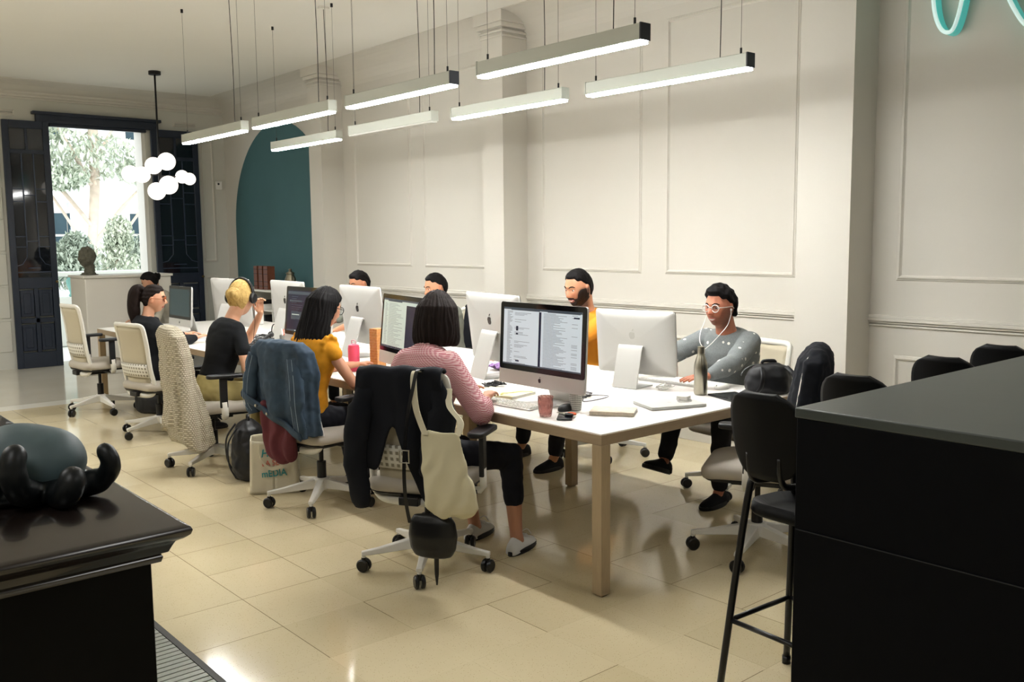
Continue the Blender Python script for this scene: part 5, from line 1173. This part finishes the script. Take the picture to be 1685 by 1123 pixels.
# tangled headset, phone, mesh cup
t = thing('desk_headset', 'black wired headset standing upright near the white bottle', 'headset', (3.60, 7.30, ZT)); MB().tube([(0, .055*cos(a), .07+.07*sin(a)) for a in [pi*i/12 for i in range(13)]], .005, 6).build('band', M_blk, t, smooth=True)
for s in (-1, 1): MB().lathe([(0, 0), (.03, 0), (.03, .018), (0, .018)], 16, M=T(0, s*.055, .045) @ rx(-s*pi/2)).build('ear_pad', M_blk, t, auto=True)
MB().tube(catmull([(.0, -.055, .03), (.06, -.02, .004), (.03, .08, .004), (-.05, .03, .004), (.02, -.08, .004)], 6), .003, 6).build('cord', M_blk, t)
t = thing('desk_phone', 'black desk phone with tilted handset beside the mesh cup', 'phone', (3.28, 6.92, ZT), R(30)); q = MB(); q.rings([[V((-.09, s, 0)), V((.09, s, 0)), V((.09, s, .07)), V((-.09, s, .02))] for s in (-.08, .08)]); q.build('phone_base', M_cblk, t, bevel=.004)
q = MB().tube([(-.09, -.055, .045), (-.06, -.055, .06), (.06, -.055, .095), (.09, -.055, .095)], [.02, .013, .013, .022], 10); q.build('handset', M_cblk, t, smooth=True); q = MB()
for i in range(4):
    for j in range(3): q.b2((-.06+.03*i, .0+.022*j, .03+.012*i), (-.045+.03*i, .015+.022*j, .039+.012*i))
q.build('keypad', mat('phone_keys', '5f6166', .5), t)
t = thing('pen_cup', 'grey mesh pen cup beside the black desk phone', 'cup', (3.42, 6.76, ZT)); M_mesh = mat('grey_mesh_metal', '8f9190', .4, .7); MB().lathe([(0, 0), (.042, 0), (.042, .10), (.040, .10), (.040, .004), (0, .004)], 24).build('cup_body', M_mesh, t, auto=True)
for i, (a, c_) in enumerate(((.3, M_blk), (2., M_wp), (4., M_or))): MB().cyl((.01*cos(a), .01*sin(a), .006), (.03*cos(a), .03*sin(a), .15), .004, n=8).build('pen', c_, t, smooth=True)
for x, y, lab in ((3.95, 9.25, 'black mug at the far end of the table, on the aisle side'), (4.10, 9.42, 'black mug beside the other black mug, on its wall side')):
    t = thing('black_mug', lab, 'mug', (x, y, ZT)); MB().lathe([(0, 0), (.038, 0), (.04, .095), (.036, .095), (.034, .006), (0, .006)], 22).build('mug_body', M_cblk, t, auto=True); MB().tube([(.04+.02*sin(a), 0, .05+.028*cos(a)) for a in [pi*i/8 for i in range(9)]], .005, 6).build('handle', M_cblk, t, smooth=True)
# ---------------------------------------------------------------- shelf by the teal arch
t = thing('white_shelf_unit', 'white open shelf unit against the teal arch wall', 'shelf', (5.50, 11.35, 0))
q = MB().b2((-.14, -1.15, 0), (.20, -1.13, .95)).b2((-.14, 1.13, 0), (.20, 1.15, .95)).b2((-.14, -.45, 0), (.20, -.43, .95)).b2((-.14, .26, 0), (.20, .28, .95)).b2((.19, -1.13, 0), (.20, 1.13, .95)); q.build('panels', M_white, t)
for z in (.02, .36, .70, .95): MB().b2((-.15, -1.15, z-.01), (.19, 1.15, z+.012)).build('shelf_board', M_white, t)
M_vol = mat('brown_binding', '6e3f2a', .5, var=.3, vscale=30)
for i, lab in enumerate(('brown bound tall volume, left one of three on the shelf unit', 'brown bound tall volume, middle of the three on the shelf unit', 'brown bound tall volume, right one of three on the shelf unit')):
    b = thing('bound_volume', lab, 'book', (5.47, 11.47-.145*i, .9625), R(2*i-2), 'brown volumes on top of the shelf unit'); MB().b2((-.05, -.045, .004), (.05, .045, .30)).build('pages', M_cream, b); q = MB().b2((-.05, -.052, 0), (.05, -.045, .305)).b2((-.05, .045, 0), (.05, .052, .305)).b2((-.057, -.052, 0), (-.045, .052, .305)); q.build('cover', M_vol, b)
    q = MB()
    for z in (.04, .10, .20, .26): q.b2((-.061, -.053, z), (-.056, .053, z+.008))
    q.build('spine_bands', mat('spine_band', '2a1712', .5), b)
t = thing('metal_vase', 'dull metal vase with handles and lid on top of the shelf unit', 'vase', (5.48, 10.62, .9625)); M_pew = mat('pewter', '77705f', .35, .9); MB().lathe([(0, 0), (.05, 0), (.055, .01), (.045, .03), (.07, .10), (.072, .15), (.05, .20), (.045, .215), (.06, .225), (.02, .25), (.018, .265), (.025, .275), (0, .285)], 24).build('vase_body', M_pew, t, smooth=True)
for s in (-1, 1): MB().tube([(0, s*(.06+.03*sin(a)), .14+.05*cos(a)) for a in [pi*i/8 for i in range(9)]], .006, 6).build('handle', M_pew, t, smooth=True)
t = thing('black_camera', 'black camera on top of the shelf unit beside the brown volumes', 'camera', (5.45, 12.15, .9625), R(15)); MB().b2((-.05, -.09, 0), (.05, .09, .10)).build('camera_body', M_cblk, t, bevel=.012); MB().cyl((-.05, 0, .05), (-.13, 0, .05), .038, n=20).build('lens', M_cblk, t, auto=True); MB().b2((-.02, -.03, .10), (.03, .03, .125)).build('viewfinder', M_cblk, t, bevel=.005)
for k_, (y, z, w_, h_, c_, lab) in enumerate(((11.42, .712, .18, .11, M_cblk, 'black box on the upper board of the shelf unit'), (11.22, .712, .08, .06, M_wp, 'small white box on the upper board of the shelf unit'), (11.30, .372, .06, .24, M_vol, 'dark upright folder in the middle of the shelf unit'), (11.22, .372, .06, .26, M_cblk, 'black upright folder beside the brown one in the shelf unit'))):
    t = thing('storage_box' if k_ < 2 else 'upright_folder', lab, 'box' if k_ < 2 else 'folder', (5.48, y, z)); MB().b2((-.09, -w_/2, 0), (.09, w_/2, h_*.93)).build('box_body', c_, t, bevel=.003); MB().b2((-.092, -w_/2-.001, h_*.90), (.092, w_/2+.001, h_)).build('lid' if k_ < 2 else 'spine_top', c_, t, bevel=.002)
# thermostat
t = thing('wall_sensor', 'small white wall sensor box high on the far wall right of the black door leaf', 'sensor', (5.62, YF-.001, 2.40)); MB().b2((-.045, -.03, -.06), (.045, 0, .06)).build('sensor_body', M_wp, t, bevel=.004); MB().ell((-.01, -.031, .02), (.015, .008, .015)).build('sensor_lens', M_blk, t, smooth=True)
# stone head on the reception counter
t = thing('stone_head_sculpture', 'rough dark stone head sculpture on the reception counter', 'sculpture', (3.46, 11.95, 1.2005), R(200)); M_rock = mat('rough_brown_stone', '5c5a4e', .9, var=.5, vscale=18, bump=.8, bscale=30, bdist=.02)
q = MB(); shell(q, lambda d, p: .004, False, 50, 40, T(0, 0, .22) @ Matrix.Scale(1.05, 4)); q.limb([V((-.02, 0, .0)), V((-.02, 0, .14))], [.06, .06]); q.b2((-.08, -.06, 0), (.05, .06, .03)); q.remesh('head', M_rock, t, .008, 2, lambda p, n: .012*noise.noise(p*26)); MB().b2((-.09, -.07, 0), (.06, .07, .012)).build('plinth', M_rock, t)
# bronze hand sculpture with ball on the near cabinet
t = thing('bronze_hand_sculpture', 'dark bronze open hand holding a rounded grey form, on the near wood cabinet', 'sculpture', (.60, 2.70, .9003), R(-40.75)); M_brz = mat('dark_bronze', '101416', .42, .3, bump=.2, bscale=25); M_ball = mat('grey_teal_marble', '46575b', .55, var=.45, vscale=9)
q = MB()    # local x = to the right of the camera's view, y = away
q.ell((.0, .02, .035), (.17, .13, .05)); q.ell((-.06, .0, .03), (.15, .12, .04))
for pts, rs_ in (([(-.05, -.06, .04), (-.055, -.135, .075), (-.05, -.15, .125), (-.045, -.135, .155)], [.038, .034, .031, .026]), ([(.04, -.07, .035), (.045, -.145, .07), (.045, -.16, .125), (.045, -.145, .16)], [.038, .034, .031, .026]),
                 ([(.10, -.05, .03), (.145, -.10, .04), (.165, -.11, .07), (.165, -.10, .085)], [.038, .036, .034, .030]), ([(-.14, -.04, .035), (-.16, -.10, .07), (-.16, -.12, .12), (-.155, -.11, .145)], [.036, .032, .029, .024]), ([(.12, .03, .03), (.195, .01, .055), (.225, -.005, .10), (.21, -.005, .135)], [.036, .028, .025, .022])):
    q.limb([V(p) for p in catmull(pts, 4)], [rs_[min(3, i//4)] for i in range(13)], 14)
q.remesh('hand', M_brz, t, .006, 5)
q = MB().ell((-.03, .03, .10), (.165, .13, .105), n=40, k=24)
for i, p in enumerate(q.v): q.v[i] = p+V((0, 0, .008*noise.noise(p*9)))
q.build('held_form', M_ball, t, smooth=True)
# teal tube lettering on the right wall
t = thing('acrylic_sign', 'teal script tube sign mounted high on the right wall', 'sign', (5.66, 2.2, 2.9)); M_acryl_glow = mat('teal_acrylic_glow', '4fb3ad', .25, emis='5fd0c8', estr=.25); M_acryl_edge_glow = mat('pale_acrylic_edge_glow', 'cfe9e4', .2, emis='d5f2ee', estr=.35)  # unlit acrylic; a faint glow is put into both materials
for pts in ([(.52, .40), (.475, .20), (.445, .0), (.40, -.10), (.345, -.115), (.31, -.04), (.285, .10), (.28, .26), (.33, .42)], [(.18, .40), (.10, .18), (.0, -.05), (-.09, -.17), (-.25, -.22), (-.42, -.12), (-.50, .10), (-.42, .30)]):
    c_ = catmull([V((0, y, z)) for y, z in pts], 9)
    for nm, xo, hw_, m_, r_ in (('back_channel', .03, .035, M_acryl_glow, .011), ('front_tube', -.018, .012, M_acryl_edge_glow, .012)):
        MB().tube([p+V((xo, 0, 0)) for p in c_], [max(r_, hw_)]*len(c_), 10, flat=((0, 0, 1), 1) if 0 else None).build(nm, m_, t, smooth=True) if nm == 'front_tube' else MB().rings([[c_[i]+V((xo+dx, n_.y*dy, n_.z*dy)) for dx, dy in ((-hw_, -r_), (hw_, -r_), (hw_, r_), (-hw_, r_))] for i, n_ in enumerate([V((1, 0, 0)).cross((c_[min(i+1, len(c_)-1)]-c_[max(i-1, 0)]).normalized()) for i in range(len(c_))])]).build(nm, m_, t)
for y, z in ((.45, .0), (.0, -.05)): pass
MB().cyl((.0, .38, -.105), (.07, .38, -.105), .006, n=8).cyl((0, -.09, -.17), (.07, -.09, -.17), .006, n=8).build('wall_standoff', M_metal, t)

t = thing('floor_bag', 'black cloth bag on the floor beneath the far part of the table', 'bag', (3.06, 8.72, 0), R(20)); q = MB(); q.rings([[V((.15*k_*cos(a), .20*k_*sin(a), z)) for a in [2*pi*j/24 for j in range(24)]] for z, k_ in ((0, .85), (.02, 1), (.15, 1.05), (.3, .85), (.36, .5))]); q.remesh('bag_body', M_nylon, t, .01, 3, lambda p, n: .015*noise.noise(p*8)); MB().tube(catmull([(0, -.06, .33), (0, -.04, .45), (0, .04, .45), (0, .06, .33)], 6), .008, 6).build('carry_loop', M_nylon, t, smooth=True)
